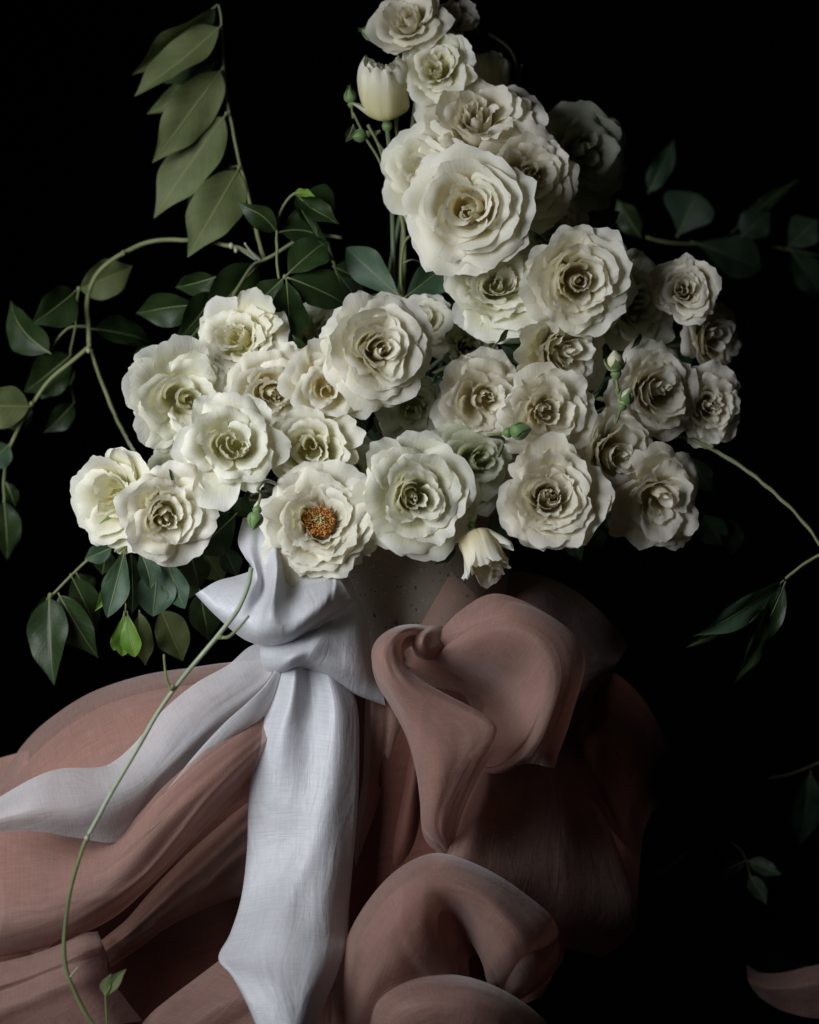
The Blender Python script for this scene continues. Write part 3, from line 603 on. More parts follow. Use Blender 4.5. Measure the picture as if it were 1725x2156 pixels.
# V3 twig with buds where the vines meet
v3 = vine('forked_twig', 'pale forked twig with small buds where the two left vines meet', 'twig')
vstem(v3, [(720, 500, -2), (650, 495, -2.5), (610, 515, -3), (575, 538, -3), (549, 550, -3), (530, 562, -2), (505, 600, 0), (470, 660, 2)], 7, 7, 'stem')
vstem(v3, [(549, 548, -3), (530, 530, -2.5), (515, 512, -2)], 6, 4, 'stem_grey')
vstem(v3, [(540, 546, -3), (515, 531, -2.5), (492, 520, -2)], 6, 5, 'stem_grey')
nodeb(v3, (487, 517, -2), 9); nodeb(v3, (497, 527, -2), 7)
leaf(v3, (548, 553, -3), (430, 690, -1), 92, 38, .10, .15, 'leaf', curve=.05, wide=.45)
leaf(v3, (455, 583, -3), (368, 606, -4), 50, 30, .08, .3, 'leaf')
leaf(v3, (430, 640, -3), (285, 662, -5), 64, 35, .08, .3, 'leaf', curve=.05)
leaf(v3, (455, 615, -2), (372, 720, 0), 74, 30, .1, .25, 'leaf')
leaf(v3, (420, 690, 0), (275, 792, 0), 52, 30, .1, .25, 'leaf', curve=-.05)
leaf(v3, (330, 735, -3), (280, 748, -4), 26, 20, .1, .2, 'leaf')

# V4 upright curled shoot, centre
v4 = vine('curled_shoot', 'thin curled shoot with dark palm shaped leaves above the left rose cluster')
vstem(v4, [(592, 612, 2), (586, 575, 1.5), (583, 530, 1), (584, 480, 0), (592, 445, 0), (606, 420, 0), (622, 407, 0), (645, 405, 0)], 6, 5)
leaf(v4, (620, 406, 0), (716, 468, 1), 46, 30, .15, .3, 'leaf', curve=.12)
leaf(v4, (618, 407, 0), (662, 412, 2), 20, 30, .1, .3, 'leaf_bright')
leaf(v4, (625, 410, 0), (672, 498, 2), 30, 30, .12, .4, 'leaf', curve=.1)
leaf(v4, (640, 408, -1), (708, 440, -1), 56, 50, .1, .2, 'leaf')
leaf(v4, (584, 489, 0), (498, 430, 1), 44, 35, .2, .35, 'leaf', curve=.18)
leaf(v4, (586, 489, 0), (690, 505, -1), 66, 30, .1, .2, 'leaf', curve=-.1)
leaf(v4, (600, 480, -1), (680, 450, -2), 50, 10, .1, .2, 'leaf')
leaf(v4, (645, 503, 0), (703, 550, 1), 34, -40, .1, .4, 'leaf_bluish', curve=-.05)
leaf(v4, (603, 580, 3), (690, 505, 1), 80, 20, .08, .15, 'leaf', wide=.55)
leaf(v4, (603, 583, 3), (738, 645, 2), 82, 35, .08, .15, 'leaf', wide=.5)
leaf(v4, (603, 585, 3), (612, 722, 7), 78, 10, .06, .2, 'leaf', wide=.6)
leaf(v4, (600, 583, 2), (540, 640, 2), 60, 10, .06, .2, 'leaf', wide=.6)
vstem(v4, [(690, 510, -2), (700, 545, -2), (712, 580, -1), (720, 620, 0)], 6, 6)
nodeb(v4, (600, 582, 3), 7, 'stem')
leaf(v4, (700, 560, -3), (762, 590, -3), 66, 25, .05, .15, 'leaf', wide=.55)
leaf(v4, (715, 580, -2), (760, 640, -2), 50, 25, .05, .15, 'leaf_bluish', wide=.55)
v5 = vine('leafy_sprig', 'sprig with two broad blue green leaves spread like wings below the tower')
vstem(v5, [(862, 498, 1), (851, 512, 1), (846, 545, 1), (845, 590, 1), (848, 632, 1), (850, 690, 0)], 6, 6)
vstem(v5, [(847, 555, 1), (865, 548, 1), (885, 552, 0)], 4, 3)
leaf(v5, (848, 628, 2), (728, 520, -1), 74, 15, .06, .2, 'leaf_bluish', wide=.6, tipk=.5)
leaf(v5, (850, 628, 2), (962, 540, 0), 78, -15, .06, .2, 'leaf_bluish', wide=.55, tipk=.6)
leaf(v5, (850, 632, 1), (965, 600, -1), 50, 40, .05, .2, 'leaf', wide=.6)
leaf(v5, (845, 632, 1), (760, 640, 0), 40, 40, .05, .2, 'leaf')
leaf(v5, (880, 640, 0), (1010, 610, -2), 50, 30, .05, .2, 'leaf')

# lower left foliage
v6 = vine('drooping_leaf_cluster', 'cluster of blue green and bright leaves drooping under the leftmost roses')
vstem(v6, [(285, 1150, 11), (262, 1152, 12), (240, 1162, 12)], 6, 5)
vstem(v6, [(400, 1100, 6), (345, 1140, 9), (290, 1150, 11), (255, 1155, 12)], 6, 5)
leaf(v6, (262, 1152, 12), (202, 1288, 13), 34, 40, .08, .5, 'leaf_bright', wide=.55)
leaf(v6, (264, 1154, 12), (226, 1300, 14), 58, 10, .08, .3, 'leaf_bluish', wide=.6, tipk=.5)
leaf(v6, (274, 1152, 11), (280, 1292, 11), 50, 30, .08, .3, 'leaf', wide=.6)
leaf(v6, (292, 1158, 12), (318, 1240, 13), 46, 30, .08, .35, 'leaf_bluish', wide=.6, curve=-.05)
leaf(v6, (335, 1165, 11), (322, 1298, 12), 82, 10, .06, .25, 'leaf_bluish', wide=.62, tipk=.3)
leaf(v6, (345, 1160, 11), (388, 1282, 12), 56, -20, .06, .25, 'leaf_bluish', wide=.6, tipk=.3)
leaf(v6, (262, 1286, 11), (258, 1382, 11), 42, 10, .06, .3, 'leaf_bright', wide=.62, tipk=.1)
leaf(v6, (268, 1286, 11.5), (283, 1384, 12), 42, -15, .06, .3, 'leaf_bright', wide=.62, tipk=.1)
leaf(v6, (262, 1288, 10), (240, 1370, 10), 28, 40, .06, .3, 'leaf_bright', wide=.62, tipk=.1)
vstem(v6, [(270, 1210, 9), (266, 1250, 10), (265, 1290, 11)], 4, 4)
leaf(v6, (294, 1284, 9), (308, 1402, 9), 46, 30, .10, .4, 'leaf_pale', wide=.5, curve=.08)
leaf(v6, (338, 1280, 6), (386, 1394, 4), 72, 10, .08, .2, 'leaf_pale', wide=.4)
leaf(v6, (400, 1160, 8), (420, 1240, 7), 62, 20, .05, .2, 'leaf', wide=.5)
leaf(v6, (500, 1080, 9), (410, 1165, 8), 84, 10, .05, .15, 'leaf', wide=.55, tipk=.3)
leaf(v6, (395, 1180, 6), (385, 1270, 5), 60, 20, .05, .2, 'leaf', wide=.5)
leaf(v6, (430, 1160, 5), (470, 1225, 5), 60, 20, .05, .2, 'leaf_pale', wide=.5)
leaf(v6, (470, 1150, 5), (500, 1215, 5), 46, 20, .05, .2, 'leaf_bluish', wide=.5)
leaf(v6, (420, 1240, 2), (440, 1350, 2), 70, 20, .05, .2, 'leaf', wide=.5)
v7 = vine('trailing_vine', 'vine trailing down at the lower left with three hanging veined leaves')
vstem(v7, [(340, 1125, 6), (285, 1135, 5), (235, 1150, 4), (190, 1175, 3), (150, 1212, 3), (115, 1248, 3), (85, 1280, 3)], 6, 5)
leaf(v7, (104, 1252, 3), (112, 1442, 5), 86, -12, .08, .3, 'leaf', wide=.4)
leaf(v7, (122, 1248, 3), (206, 1386, 3), 72, -10, .08, .3, 'leaf', wide=.42)
leaf(v7, (150, 1212, 3), (206, 1330, 1), 60, 20, .08, .3, 'leaf', wide=.42)
leaf(v7, (104, 1250, 2), (66, 1315, 0), 40, 40, .10, .3, 'leaf', wide=.42)
leaf(v7, (238, 1152, 4), (178, 1178, 4), 40, 20, .05, .2, 'leaf_bluish', wide=.5)
leaf(v7, (225, 1155, 2), (215, 1210, 2), 46, 20, .05, .2, 'leaf', wide=.5)
leaf(v7, (160, 1205, 1), (190, 1260, 0), 50, 20, .05, .2, 'leaf', wide=.5)
for q in ((150, 1211, 3.3), (106, 1252, 3.4)): nodeb(v7, q, 6, 'stem')

# V8 long bare stem crossing in front of the cloth
v8 = vine('bare_stem', 'long bare grey green stem curving down in front of the silk and pink cloth', 'stem')
vstem(v8, [(530, 1196, 21), (522, 1235, 22), (500, 1285, 23), (462, 1335, 24), (420, 1385, 24), (375, 1440, 25), (330, 1505, 26), (290, 1575, 27), (250, 1642, 28), (215, 1705, 29), (188, 1755, 30)], 10, 9, 'stem_grey')
vstem(v8, [(186, 1757, 30), (170, 1800, 30), (154, 1850, 30), (143, 1910, 30), (135, 1975, 30), (137, 2030, 30), (152, 2080, 30), (176, 2125, 30), (205, 2170, 30)], 8, 10, 'stem')
vstem(v8, [(458, 1342, 24.3), (478, 1342, 24.6), (500, 1325, 25), (524, 1297, 25)], 8, 5, 'stem', 'side_shoot')
vstem(v8, [(362, 1452, 25.4), (352, 1430, 25.5), (345, 1378, 25.5)], 8, 4, 'stem', 'side_shoot')
vstem(v8, [(150, 2056, 30.4), (158, 2044, 30.5), (166, 2036, 30.5)], 5, 3, 'stem_grey', 'side_shoot')
nodeb(v8, (183, 1765, 30.4), 9); nodeb(v8, (364, 1445, 25.6), 7, 'stem'); nodeb(v8, (464, 1340, 24.4), 8, 'stem')
v9 = vine('young_shoot', 'tiny folded leaf shoot rising from the bottom edge near the bare stem', 'shoot')
vstem(v9, [(227, 2175, 29), (224, 2130, 29), (223, 2090, 29)], 6, 4, 'stem')
leaf(v9, (224, 2098, 29), (264, 2040, 29), 26, 25, .15, .5, 'leaf_pale')
leaf(v9, (224, 2100, 29), (232, 2050, 28.6), 22, 35, .15, .5, 'leaf_pale')

# right side
v10 = vine('looping_branch', 'bare branch curving out to the right edge and back to slender hanging leaves', 'branch')
vstem(v10, [(1340, 890, 4), (1400, 912, 5), (1460, 927, 6), (1530, 962, 7), (1590, 1003, 8), (1645, 1050, 9), (1690, 1097, 10), (1730, 1150, 11), (1745, 1175, 11), (1725, 1170, 10), (1690, 1190, 9), (1655, 1218, 8)], 9, 6, 'stem')
nodeb(v10, (1500, 940, 7), 8, 'stem')
leaf(v10, (1652, 1222, 8), (1462, 1343, 10), 54, 30, .08, .3, 'leaf_bluish')
leaf(v10, (1655, 1224, 8), (1548, 1442, 9), 50, 20, .08, .3, 'leaf')
leaf(v10, (1640, 1235, 6), (1446, 1368, 5), 34, 30, .08, .3, 'leaf')
v11 = vine('shadowed_vine', 'dim vine with rounded leaves in the dark at the upper right')
vstem(v11, [(1360, 500, -26), (1420, 512, -26), (1500, 512, -27), (1580, 512, -27), (1655, 524, -27), (1740, 540, -27)], 6, 5)
leaf(v11, (1365, 408, -27), (1421, 292, -27), 46, -10, .05, .2, 'leaf_bluish')
leaf(v11, (1425, 500, -26), (1470, 408, -26), 116, 10, .05, .2, 'leaf_bluish', wide=.7, tipk=0, stalk=.02)
leaf(v11, (1455, 508, -25), (1602, 565, -25), 92, 20, .05, .2, 'leaf_bluish', wide=.65, tipk=.1)
leaf(v11, (1560, 500, -25), (1622, 446, -25), 66, 20, .05, .2, 'leaf_bluish', wide=.45)
leaf(v11, (1540, 490, -27), (1684, 374, -27), 26, 30, .05, .2, 'leaf')
leaf(v11, (1655, 524, -25), (1722, 462, -25), 74, 15, .05, .2, 'leaf_bluish', wide=.6)
leaf(v11, (1665, 526, -25), (1745, 640, -25), 72, 15, .05, .2, 'leaf_bluish', wide=.5)
leaf(v11, (1350, 500, -28), (1300, 420, -28), 50, 25, .05, .2, 'leaf', wide=.5)
v12 = vine('small_leaf_vine', 'small leaved vine lying in the shadows at the lower right')
vstem(v12, [(1390, 1840, -6), (1440, 1800, -6), (1480, 1770, -6), (1520, 1768, -6), (1560, 1790, -6), (1580, 1840, -6), (1590, 1850, -6)], 3, 3)
leaf(v12, (1574, 1812, -6), (1646, 1842, -5), 34, 15, .05, .25, 'leaf_bluish')
leaf(v12, (1578, 1842, -6), (1614, 1905, -5), 36, 10, .05, .25, 'leaf_bluish')
leaf(v12, (1570, 1812, -6), (1490, 1848, -6), 30, 15, .05, .25, 'leaf')
leaf(v12, (1525, 1775, -6), (1496, 1835, -6), 24, 15, .05, .25, 'leaf')
leaf(v12, (1480, 1772, -6), (1450, 1725, -6), 24, 15, .05, .25, 'leaf')
v13 = vine('hanging_leaf_stem', 'single long leaf hanging from a thin stem at the right frame edge', 'stem')
vstem(v13, [(1620, 1640, -14), (1670, 1628, -14), (1740, 1600, -14)], 3, 4)
leaf(v13, (1708, 1622, -14), (1684, 1782, -13), 66, 15, .06, .2, 'leaf_bluish', wide=.5)

# thin stems left of the tower + rose foliage inside the bouquet
v14 = vine('rose_stem_spray', 'spray of thin green rose stems rising left of the tower of roses', 'stems')
vstem(v14, [(835, 240, 1), (836, 300, 0), (832, 360, 0), (842, 430, 0), (852, 500, 0), (850, 600, -1), (840, 800, -2)], 8, 9)
vstem(v14, [(775, 262, 0), (795, 300, 0), (812, 350, 0), (835, 420, -1)], 6, 7)
vstem(v14, [(870, 205, 2), (890, 240, 1), (905, 290, 0)], 7, 7)
vstem(v14, [(880, 200, 2), (886, 250, 1), (882, 330, 0)], 7, 7)
vstem(v14, [(1030, 70, -3), (1075, 105, -3), (1090, 150, -3), (1085, 200, -3)], 6, 5, 'stem_dark')
vstem(v14, [(1100, 135, -3), (1090, 175, -3), (1080, 230, -3)], 5, 5, 'stem_dark')
leaf(v14, (745, 262, 0), (728, 300, 0), 18, 20, .1, .3, 'leaf')
leaf(v14, (850, 95, 1), (845, 130, 2), 24, 20, .1, .3, 'leaf')
leaf(v14, (1010, 70, -3), (975, 5, -4), 20, 20, .1, .3, 'leaf')
leaf(v14, (1005, 110, -3), (1000, 160, -3), 34, 20, .1, .3, 'leaf')
v15 = vine('rose_foliage', 'dark rose leaves filling the gaps inside the bouquet', 'leaves')
rl = np.random.default_rng(21)
for (x, y, d, a_, l_, w_) in [(590, 740, 2, 200, 90, 50), (620, 760, 3, 70, 60, 40), (900, 790, 2, -60, 90, 50), (930, 760, 1, 20, 80, 50), (950, 900, 4, -90, 90, 50), (905, 910, 3, -120, 70, 46),
        (1050, 720, 1, -30, 90, 40), (1030, 780, 3, 200, 70, 40), (1245, 800, 2, -20, 90, 40), (1230, 880, 3, -60, 70, 46), (1400, 700, 0, -60, 100, 70), (1370, 720, -1, -100, 80, 60), (1050, 990, 6, -80, 90, 50),
        (1065, 1080, 6, -110, 80, 46), (780, 900, 4, -80, 80, 50), (770, 870, 3, 180, 70, 46), (1240, 1080, 4, -70, 80, 40), (1190, 1120, 3, -60, 70, 40), (1280, 1060, 3, -100, 90, 50), (440, 1040, 8, -60, 90, 50),
        (470, 1060, 8, -20, 80, 40), (560, 1040, 7, -100, 80, 46), (620, 1030, 6, -60, 60, 40), (790, 1120, 6, -30, 60, 36), (930, 1140, 8, 200, 70, 36), (1455, 960, 0, -60, 90, 50), (1480, 1080, -2, -60, 80, 60), (1540, 1090, -3, -90, 80, 50),
        (850, 1130, 6, -10, 60, 34), (1180, 240, -3, -30, 90, 60), (1290, 700, 0, -90, 90, 60), (1240, 470, -2, 20, 70, 40), (530, 800, 3, 100, 80, 50)]:
    x2 = x + l_ * math.cos(R_(a_)); y2 = y - l_ * math.sin(R_(a_))
    leaf(v15, (x, y, d), (x2, y2, d + rl.uniform(-1.5, 1.5)), w_, rl.uniform(-35, 35), .08, .25, ['leaf', 'leaf', 'leaf_bluish'][int(rl.integers(3))], rib=False, wide=.5)
for (x, y, d, x2, y2, w_) in [(930, 780, 9, 905, 815, 10), (900, 790, 9, 935, 800, 10), (500, 1010, 13, 480, 1062, 12), (525, 1025, 13, 505, 1075, 12), (355, 985, 15, 368, 1030, 7), (600, 985, 10, 575, 1010, 12), (1070, 690, 9, 1045, 725, 12), (1280, 800, 9, 1255, 840, 10), (1350, 700, 7, 1330, 735, 12), (650, 735, 9, 615, 705, 16), (960, 1150, 14, 915, 1190, 20)]:
    leaf(v15, (x, y, d), (x2, y2, d + .6), w_, 25, .2, .4, 'leaf', rib=False)
for (x, y, x2, y2) in [(450, 1075, 560, 1055), (430, 1090, 600, 1060), (470, 1050, 640, 1075), (1240, 850, 1180, 900), (1010, 740, 960, 800), (1060, 700, 1000, 780), (960, 880, 940, 960), (790, 880, 800, 980), (1260, 820, 1190, 880), (1240, 870, 1150, 930)]:
    vstem(v15, [(x, y, 7), ((x + x2) / 2 + 8, (y + y2) / 2 - 6, 6), (x2, y2, 4)], 7, 8, 'stem_dark')

# ------------------------------------------------------------------ cloth
def colspl(c, n):
    c = np.asarray(c, float); k = len(c)
    if k == 2: return crom(c, n)
    dd = np.linalg.norm(np.diff(c[:, :2], axis=0), axis=1) + 4.0
    s = np.concatenate([[0], np.cumsum(dd)]) / dd.sum()
    dense = crom(c, (k - 1) * 24 + 1); sd = np.interp(np.linspace(0, k - 1, len(dense)), np.arange(k), s)
    x = np.linspace(0, 1, n); return np.stack([np.interp(x, sd, dense[:, j]) for j in range(3)], -1)
def sheet(parent, name, cols, mat, folds=(), rl=(0, .1), rr=(0, .1), crum=0.12, nu=64, nv=110, wr=(3, 9), rt=(0, .1), rb=(0, .1), hem=True, fine=0.05, layer=None):
    if layer:      # second ply of the same gauze lying a little behind and shifted, seen through the first
        dx, dy, dd, lm = layer
        sheet(parent, 'inner_ply', [[(x + dx * (.4 + .6 * (i / len(cols))), y + dy, z - dd) for x, y, z in c] for i, c in enumerate(cols)], lm, folds=[(w_ * 1.4, [(a_, 1 - b_, c_ * 1.2) for a_, b_, c_ in p_]) for w_, p_ in folds], crum=crum * 1.8, nu=nu, nv=nv, wr=wr, fine=fine)
    """cloth through the given columns (u across, v along). folds: (width, [(v, u, cm), ...]); rl/rr/rt/rb: (cm, share) rounded-over edges"""
    _seed[0] += 5; sd = _seed[0]; r = np.random.default_rng(sd)
    G = np.stack([colspl(c, nv) for c in cols], 0)            # (k, nv, 3)
    G = crom(G, nu).transpose(1, 0, 2).copy()                 # (nv, nu, 3)
    u = np.linspace(0, 1, nu)[None, :]; v = np.linspace(0, 1, nv)[:, None]
    D = G[..., 2].copy()
    for wd, pts in folds:
        vv = [p[0] for p in pts]; uc = np.interp(v, vv, [p[1] for p in pts]); am = np.interp(v, vv, [p[2] for p in pts])
        # smooth the amplitude curve
        am = np.convolve(np.pad(am[:, 0], 8, 'edge'), np.hanning(17) / np.hanning(17).sum(), 'valid')[:, None]
        uc = np.convolve(np.pad(uc[:, 0], 8, 'edge'), np.hanning(17) / np.hanning(17).sum(), 'valid')[:, None]
        D += 0.5 * am * np.exp(-((u - uc) / (wd * 1.5)) ** 2)
    def rnd(x, k, wd): 
        q = np.clip(1 - x / wd, 0, 1); return k * (1 - np.sqrt(np.maximum(0, 1 - q ** 2)))
    rl = (rl[0] * .5, rl[1]); rr = (rr[0] * .5, rr[1])
    D -= rnd(u, *rl) + rnd(1 - u, *rr) + rnd(v, *rt) + rnd(1 - v, *rb)
    S = np.stack([u * wr[1] + 0 * v, v * wr[0] + 0 * u, 0 * u + 0 * v], -1)
    S = S * np.array([0.55, 0.8, 1])
    wl_ = np.hypot(*(G[:, -1, :2] - G[:, 0, :2]).T); k_ = np.minimum(1.0, wl_ / 300)[:, None]
    D += crum * k_ * noise3(S, 1.0, sd, 3)
    if fine: D += 0.25 * fine * k_ * noise3(S * np.array([2.6, 5.0, 1]), 1.0, sd + 1, 3)
    P = at(G[..., 0], G[..., 1], D)
    wl = np.linalg.norm(np.diff(P, axis=1), axis=-1).sum(1).mean(); ll = np.linalg.norm(np.diff(P, axis=0), axis=-1).sum(0).mean()
    uv = np.stack([np.repeat(u * wl, nv, 0), np.repeat(v * ll, nu, 1)], -1).reshape(-1, 2) + r.uniform(0, 3)
    return mobj(name, P.reshape(-1, 3), grid_faces(nv, nu), M[mat], parent, uv)

# --- white silk bow
bow = empty('silk_bow', 'white silk ribbon tied in a loose bow on the vase with long tails', 'bow')
sheet(bow, 'upper_loop', [
    [(512, 1090, 11.2), (501, 1140, 12.5), (515, 1172, 14), (530, 1198, 15), (499, 1212, 16), (456, 1224, 17), (411, 1251, 18)],
    [(530, 1090, 11.5), (525, 1150, 14), (535, 1190, 16), (540, 1220, 17), (520, 1250, 18.5), (490, 1280, 19), (455, 1297, 18.5)],
    [(555, 1090, 11.5), (552, 1150, 14), (556, 1200, 16), (555, 1240, 17), (540, 1280, 19), (525, 1315, 19.5), (512, 1345, 18)],
    [(580, 1090, 12.5), (582, 1150, 15.4), (585, 1200, 18), (578, 1250, 19.6), (570, 1290, 20.8), (565, 1330, 20.5), (562, 1360, 18)],
    [(603, 1090, 11), (606, 1150, 12.0), (608, 1200, 14.0), (612, 1250, 17.2), (615, 1290, 20), (612, 1330, 20.5), (608, 1354, 18.5)],
    [(640, 1090, 12), (640, 1150, 14), (642, 1200, 15.5), (650, 1240, 17.5), (658, 1275, 19.8), (655, 1305, 20), (650, 1330, 18.5)],
    [(680, 1090, 12), (690, 1150, 13.5), (697, 1190, 15), (700, 1220, 16.5), (698, 1250, 18.5), (692, 1280, 19), (684, 1308, 18)],
    [(695, 1090, 11.5), (704, 1170, 13), (708, 1203, 15), (718, 1222, 16), (728, 1240, 16.5), (736, 1255, 16.5), (742, 1269, 16.5)]],
    'silk', folds=[(.02, [(0, .86, -.3), (1, .86, -.45)]), (.045, [(0, .40, .5), (.7, .42, .5), (1, .5, 0)]), (.04, [(0, .25, -.4), (.6, .27, -.5), (1, .3, 0)])], rb=(1.2, .08), crum=.06, nu=90, fine=.02)
sheet(bow, 'lower_loop', [
    [(560, 1330, 15.5), (548, 1360, 16.0), (549, 1385, 16.2), (556, 1408, 15.5), (575, 1422, 14.5)],
    [(610, 1310, 15.5), (605, 1350, 17.5), (602, 1380, 19.8), (600, 1402, 19.5), (600, 1416, 17)],
    [(660, 1280, 15), (660, 1320, 16.8), (655, 1360, 19.5), (648, 1390, 19.4), (640, 1407, 17)],
    [(700, 1230, 13.5), (715, 1290, 15.2), (710, 1350, 18), (700, 1400, 19), (690, 1428, 17.5)],
    [(715, 1205, 12.7), (745, 1270, 14.3), (755, 1350, 16.5), (755, 1410, 18), (748, 1462, 17)],
    [(728, 1205, 11.5), (772, 1295, 12.5), (780, 1360, 14.2), (800, 1430, 16.0), (812, 1486, 16.0)]],
    'silk', rb=(1.0, .10), rl=(1.0, .08), crum=.08, nu=80, fine=.02, folds=[(.05, [(0, .55, .2), (.5, .45, .5), (1, .4, .1)])])
sheet(bow, 'centre_tail', [
    [(590, 1400, 15.8), (572, 1470, 16.4), (540, 1560, 17.4), (524, 1680, 18.4), (520, 1790, 19.2), (508, 1890, 20.6), (485, 1965, 22.6), (460, 2017, 24.6), (488, 2055, 27), (518, 2110, 28.5), (548, 2180, 29.5)],
    [(622, 1400, 17.4), (615, 1470, 18.0), (595, 1560, 18.8), (585, 1680, 19.5), (583, 1790, 20.2), (575, 1890, 21.8), (558, 1965, 24.2), (545, 2017, 26), (556, 2060, 28), (575, 2115, 29.2), (590, 2180, 30)],
    [(650, 1400, 16.4), (655, 1480, 16.9), (650, 1560, 18.4), (645, 1680, 19.9), (645, 1790, 20.7), (635, 1890, 22.4), (622, 1965, 24.8), (612, 2017, 26.6), (612, 2065, 28.2), (618, 2120, 29.2), (620, 2180, 30)],
    [(690, 1410, 17.6), (705, 1480, 18.2), (708, 1560, 18.9), (703, 1680, 19.9), (700, 1790, 20.6), (690, 1890, 21.8), (685, 1965, 23.6), (675, 2017, 25.6), (662, 2070, 27.4), (650, 2120, 28.4), (642, 2180, 29)],
    [(735, 1435, 16.0), (753, 1490, 16.6), (757, 1570, 17.4), (754, 1690, 18.4), (745, 1800, 18.8), (736, 1900, 19.4), (733, 1962, 20.6), (727, 2000, 22.6), (705, 2065, 24.6), (682, 2120, 25.6), (662, 2180, 26.6)]],
    'silk', folds=[(.09, [(0, .9, 0), (.22, .8, .2), (.45, .6, .75), (.68, .3, .7), (.85, .2, 0)]), (.09, [(0, .25, .4), (.3, .2, 0), (.7, .55, -.4), (1, .55, 0)])], rl=(.8, .05), rr=(.8, .04), crum=.16, nu=90, nv=170, wr=(4, 3), fine=.08)
sheet(bow, 'left_tail', [
    [(575, 1345, 13), (525, 1362, 13.5), (480, 1400, 14.5), (410, 1440, 15.5), (342, 1497, 16.5), (288, 1560, 17.5), (244, 1600, 18.5), (205, 1616, 19.5), (132, 1618, 20.5), (70, 1638, 21.5), (-30, 1695, 22)],
    [(582, 1368, 14.4), (550, 1395, 15), (505, 1430, 16), (436, 1478, 17.2), (366, 1536, 18.2), (312, 1598, 19.2), (265, 1634, 20.2), (210, 1650, 21), (136, 1652, 21.8), (70, 1670, 22.8), (-30, 1712, 23)],
    [(585, 1385, 14.8), (565, 1425, 15.2), (522, 1462, 16), (458, 1510, 17.2), (395, 1570, 18.4), (338, 1630, 19.6), (285, 1680, 20.8), (215, 1705, 22.2), (145, 1705, 23.2), (70, 1708, 23.8), (-30, 1730, 24)],
    [(592, 1400, 14.6), (585, 1460, 15), (550, 1508, 15.5), (485, 1565, 16.4), (425, 1612, 17), (365, 1660, 17.5), (312, 1715, 18.8), (252, 1772, 20.6), (160, 1764, 22), (70, 1750, 23), (-30, 1755, 23.4)]],
    'silk_sheer', folds=[(.07, [(0, .7, .5), (.35, .7, .6), (.55, .75, .2), (1, .8, 0)]), (.09, [(0, .35, -.2), (.3, .4, -.3), (.6, .5, .3), (1, .4, .3)])],
    crum=.2, nu=80, nv=150, wr=(6, 3), fine=.12)
sheet(bow, 'left_tail_fold', [
    [(588, 1395, 16.5), (560, 1440, 17.4), (520, 1480, 18.2), (470, 1525, 18.8), (410, 1590, 19.2), (352, 1662, 19.5)],
    [(590, 1425, 16.5), (568, 1475, 17), (530, 1515, 18), (480, 1555, 18.6), (415, 1610, 19), (353, 1664, 19.5)],
    [(590, 1450, 15.5), (572, 1500, 16), (535, 1535, 16.8), (485, 1572, 17.4), (420, 1618, 18.2), (355, 1665, 19)]], 'silk_sheer', rl=(.6, .3), crum=.08)

# --- dusty rose organza
def clothing(label): return empty('organza_cloth', label, 'cloth', 'lengths of dusty rose organza')
c0 = clothing('deep shadowed dusty rose cloth lying beneath all the other folds')
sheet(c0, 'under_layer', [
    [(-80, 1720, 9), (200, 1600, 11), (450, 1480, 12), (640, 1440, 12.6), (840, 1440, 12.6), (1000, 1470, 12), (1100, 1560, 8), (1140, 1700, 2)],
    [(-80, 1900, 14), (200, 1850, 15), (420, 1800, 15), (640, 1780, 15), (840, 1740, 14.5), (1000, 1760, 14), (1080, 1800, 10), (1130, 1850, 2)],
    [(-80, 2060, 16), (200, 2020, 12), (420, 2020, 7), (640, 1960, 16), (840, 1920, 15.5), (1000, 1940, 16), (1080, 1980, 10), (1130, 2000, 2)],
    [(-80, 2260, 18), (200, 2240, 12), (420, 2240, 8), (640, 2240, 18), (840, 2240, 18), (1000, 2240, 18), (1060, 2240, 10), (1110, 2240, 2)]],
    'rose_shaded', crum=.9, wr=(5, 4), nu=90, nv=120, fine=.2)
c1 = clothing('broad dusty rose cloth billowing out at the left behind the silk tail')
sheet(c1, 'billow', [
    [(-90, 1760, 4), (0, 1642, 5), (45, 1572, 6), (100, 1517, 7), (190, 1459, 8), (300, 1422, 9), (400, 1406, 10), (480, 1395, 11), (600, 1386, 12)],
    [(-90, 1790, 10), (0, 1690, 10), (50, 1620, 11), (110, 1562, 12), (200, 1503, 12.6), (300, 1460, 13), (400, 1432, 13), (490, 1415, 13), (600, 1400, 13)],
    [(-90, 1850, 14), (0, 1760, 14.4), (60, 1700, 15), (130, 1650, 15.4), (220, 1590, 15.6), (320, 1535, 15.4), (420, 1480, 14.6), (500, 1445, 14), (600, 1425, 13.5)],
    [(-90, 1960, 15), (0, 1880, 16), (70, 1820, 16.6), (150, 1760, 17), (250, 1680, 16.6), (350, 1610, 15.6), (440, 1550, 14.6), (520, 1500, 14), (600, 1470, 13.5)],
    [(-90, 2060, 13), (20, 2000, 14), (100, 1940, 15), (190, 1860, 15), (290, 1770, 15), (380, 1690, 14), (460, 1620, 13.6), (540, 1570, 13), (600, 1540, 13)]],
    'rose_sheer', folds=[(.04, [(0, .12, 0), (.4, .16, .5), (.8, .3, .6), (1, .35, .3)]), (.05, [(0, .35, .6), (.5, .3, -.6), (1, .5, -.3)]), (.05, [(0, .5, 0), (.5, .45, .7), (1, .6, .3)])],
    rl=(1.5, .10), layer=(34, 34, 1.0, 'rose_dense'), crum=.22, wr=(3, 7), nu=90, nv=120)
sheet(c1, 'back_fold', [[(-40, 1610, 1), (0, 1596, 1), (60, 1580, 2)], [(-40, 1680, 3), (10, 1650, 3), (60, 1620, 3)], [(-40, 1800, 4), (20, 1740, 4), (70, 1660, 4)]], 'rose_dense', nu=20, nv=24)
c2 = clothing('sheer dusty rose swath sweeping down to the left edge over the silk tail')
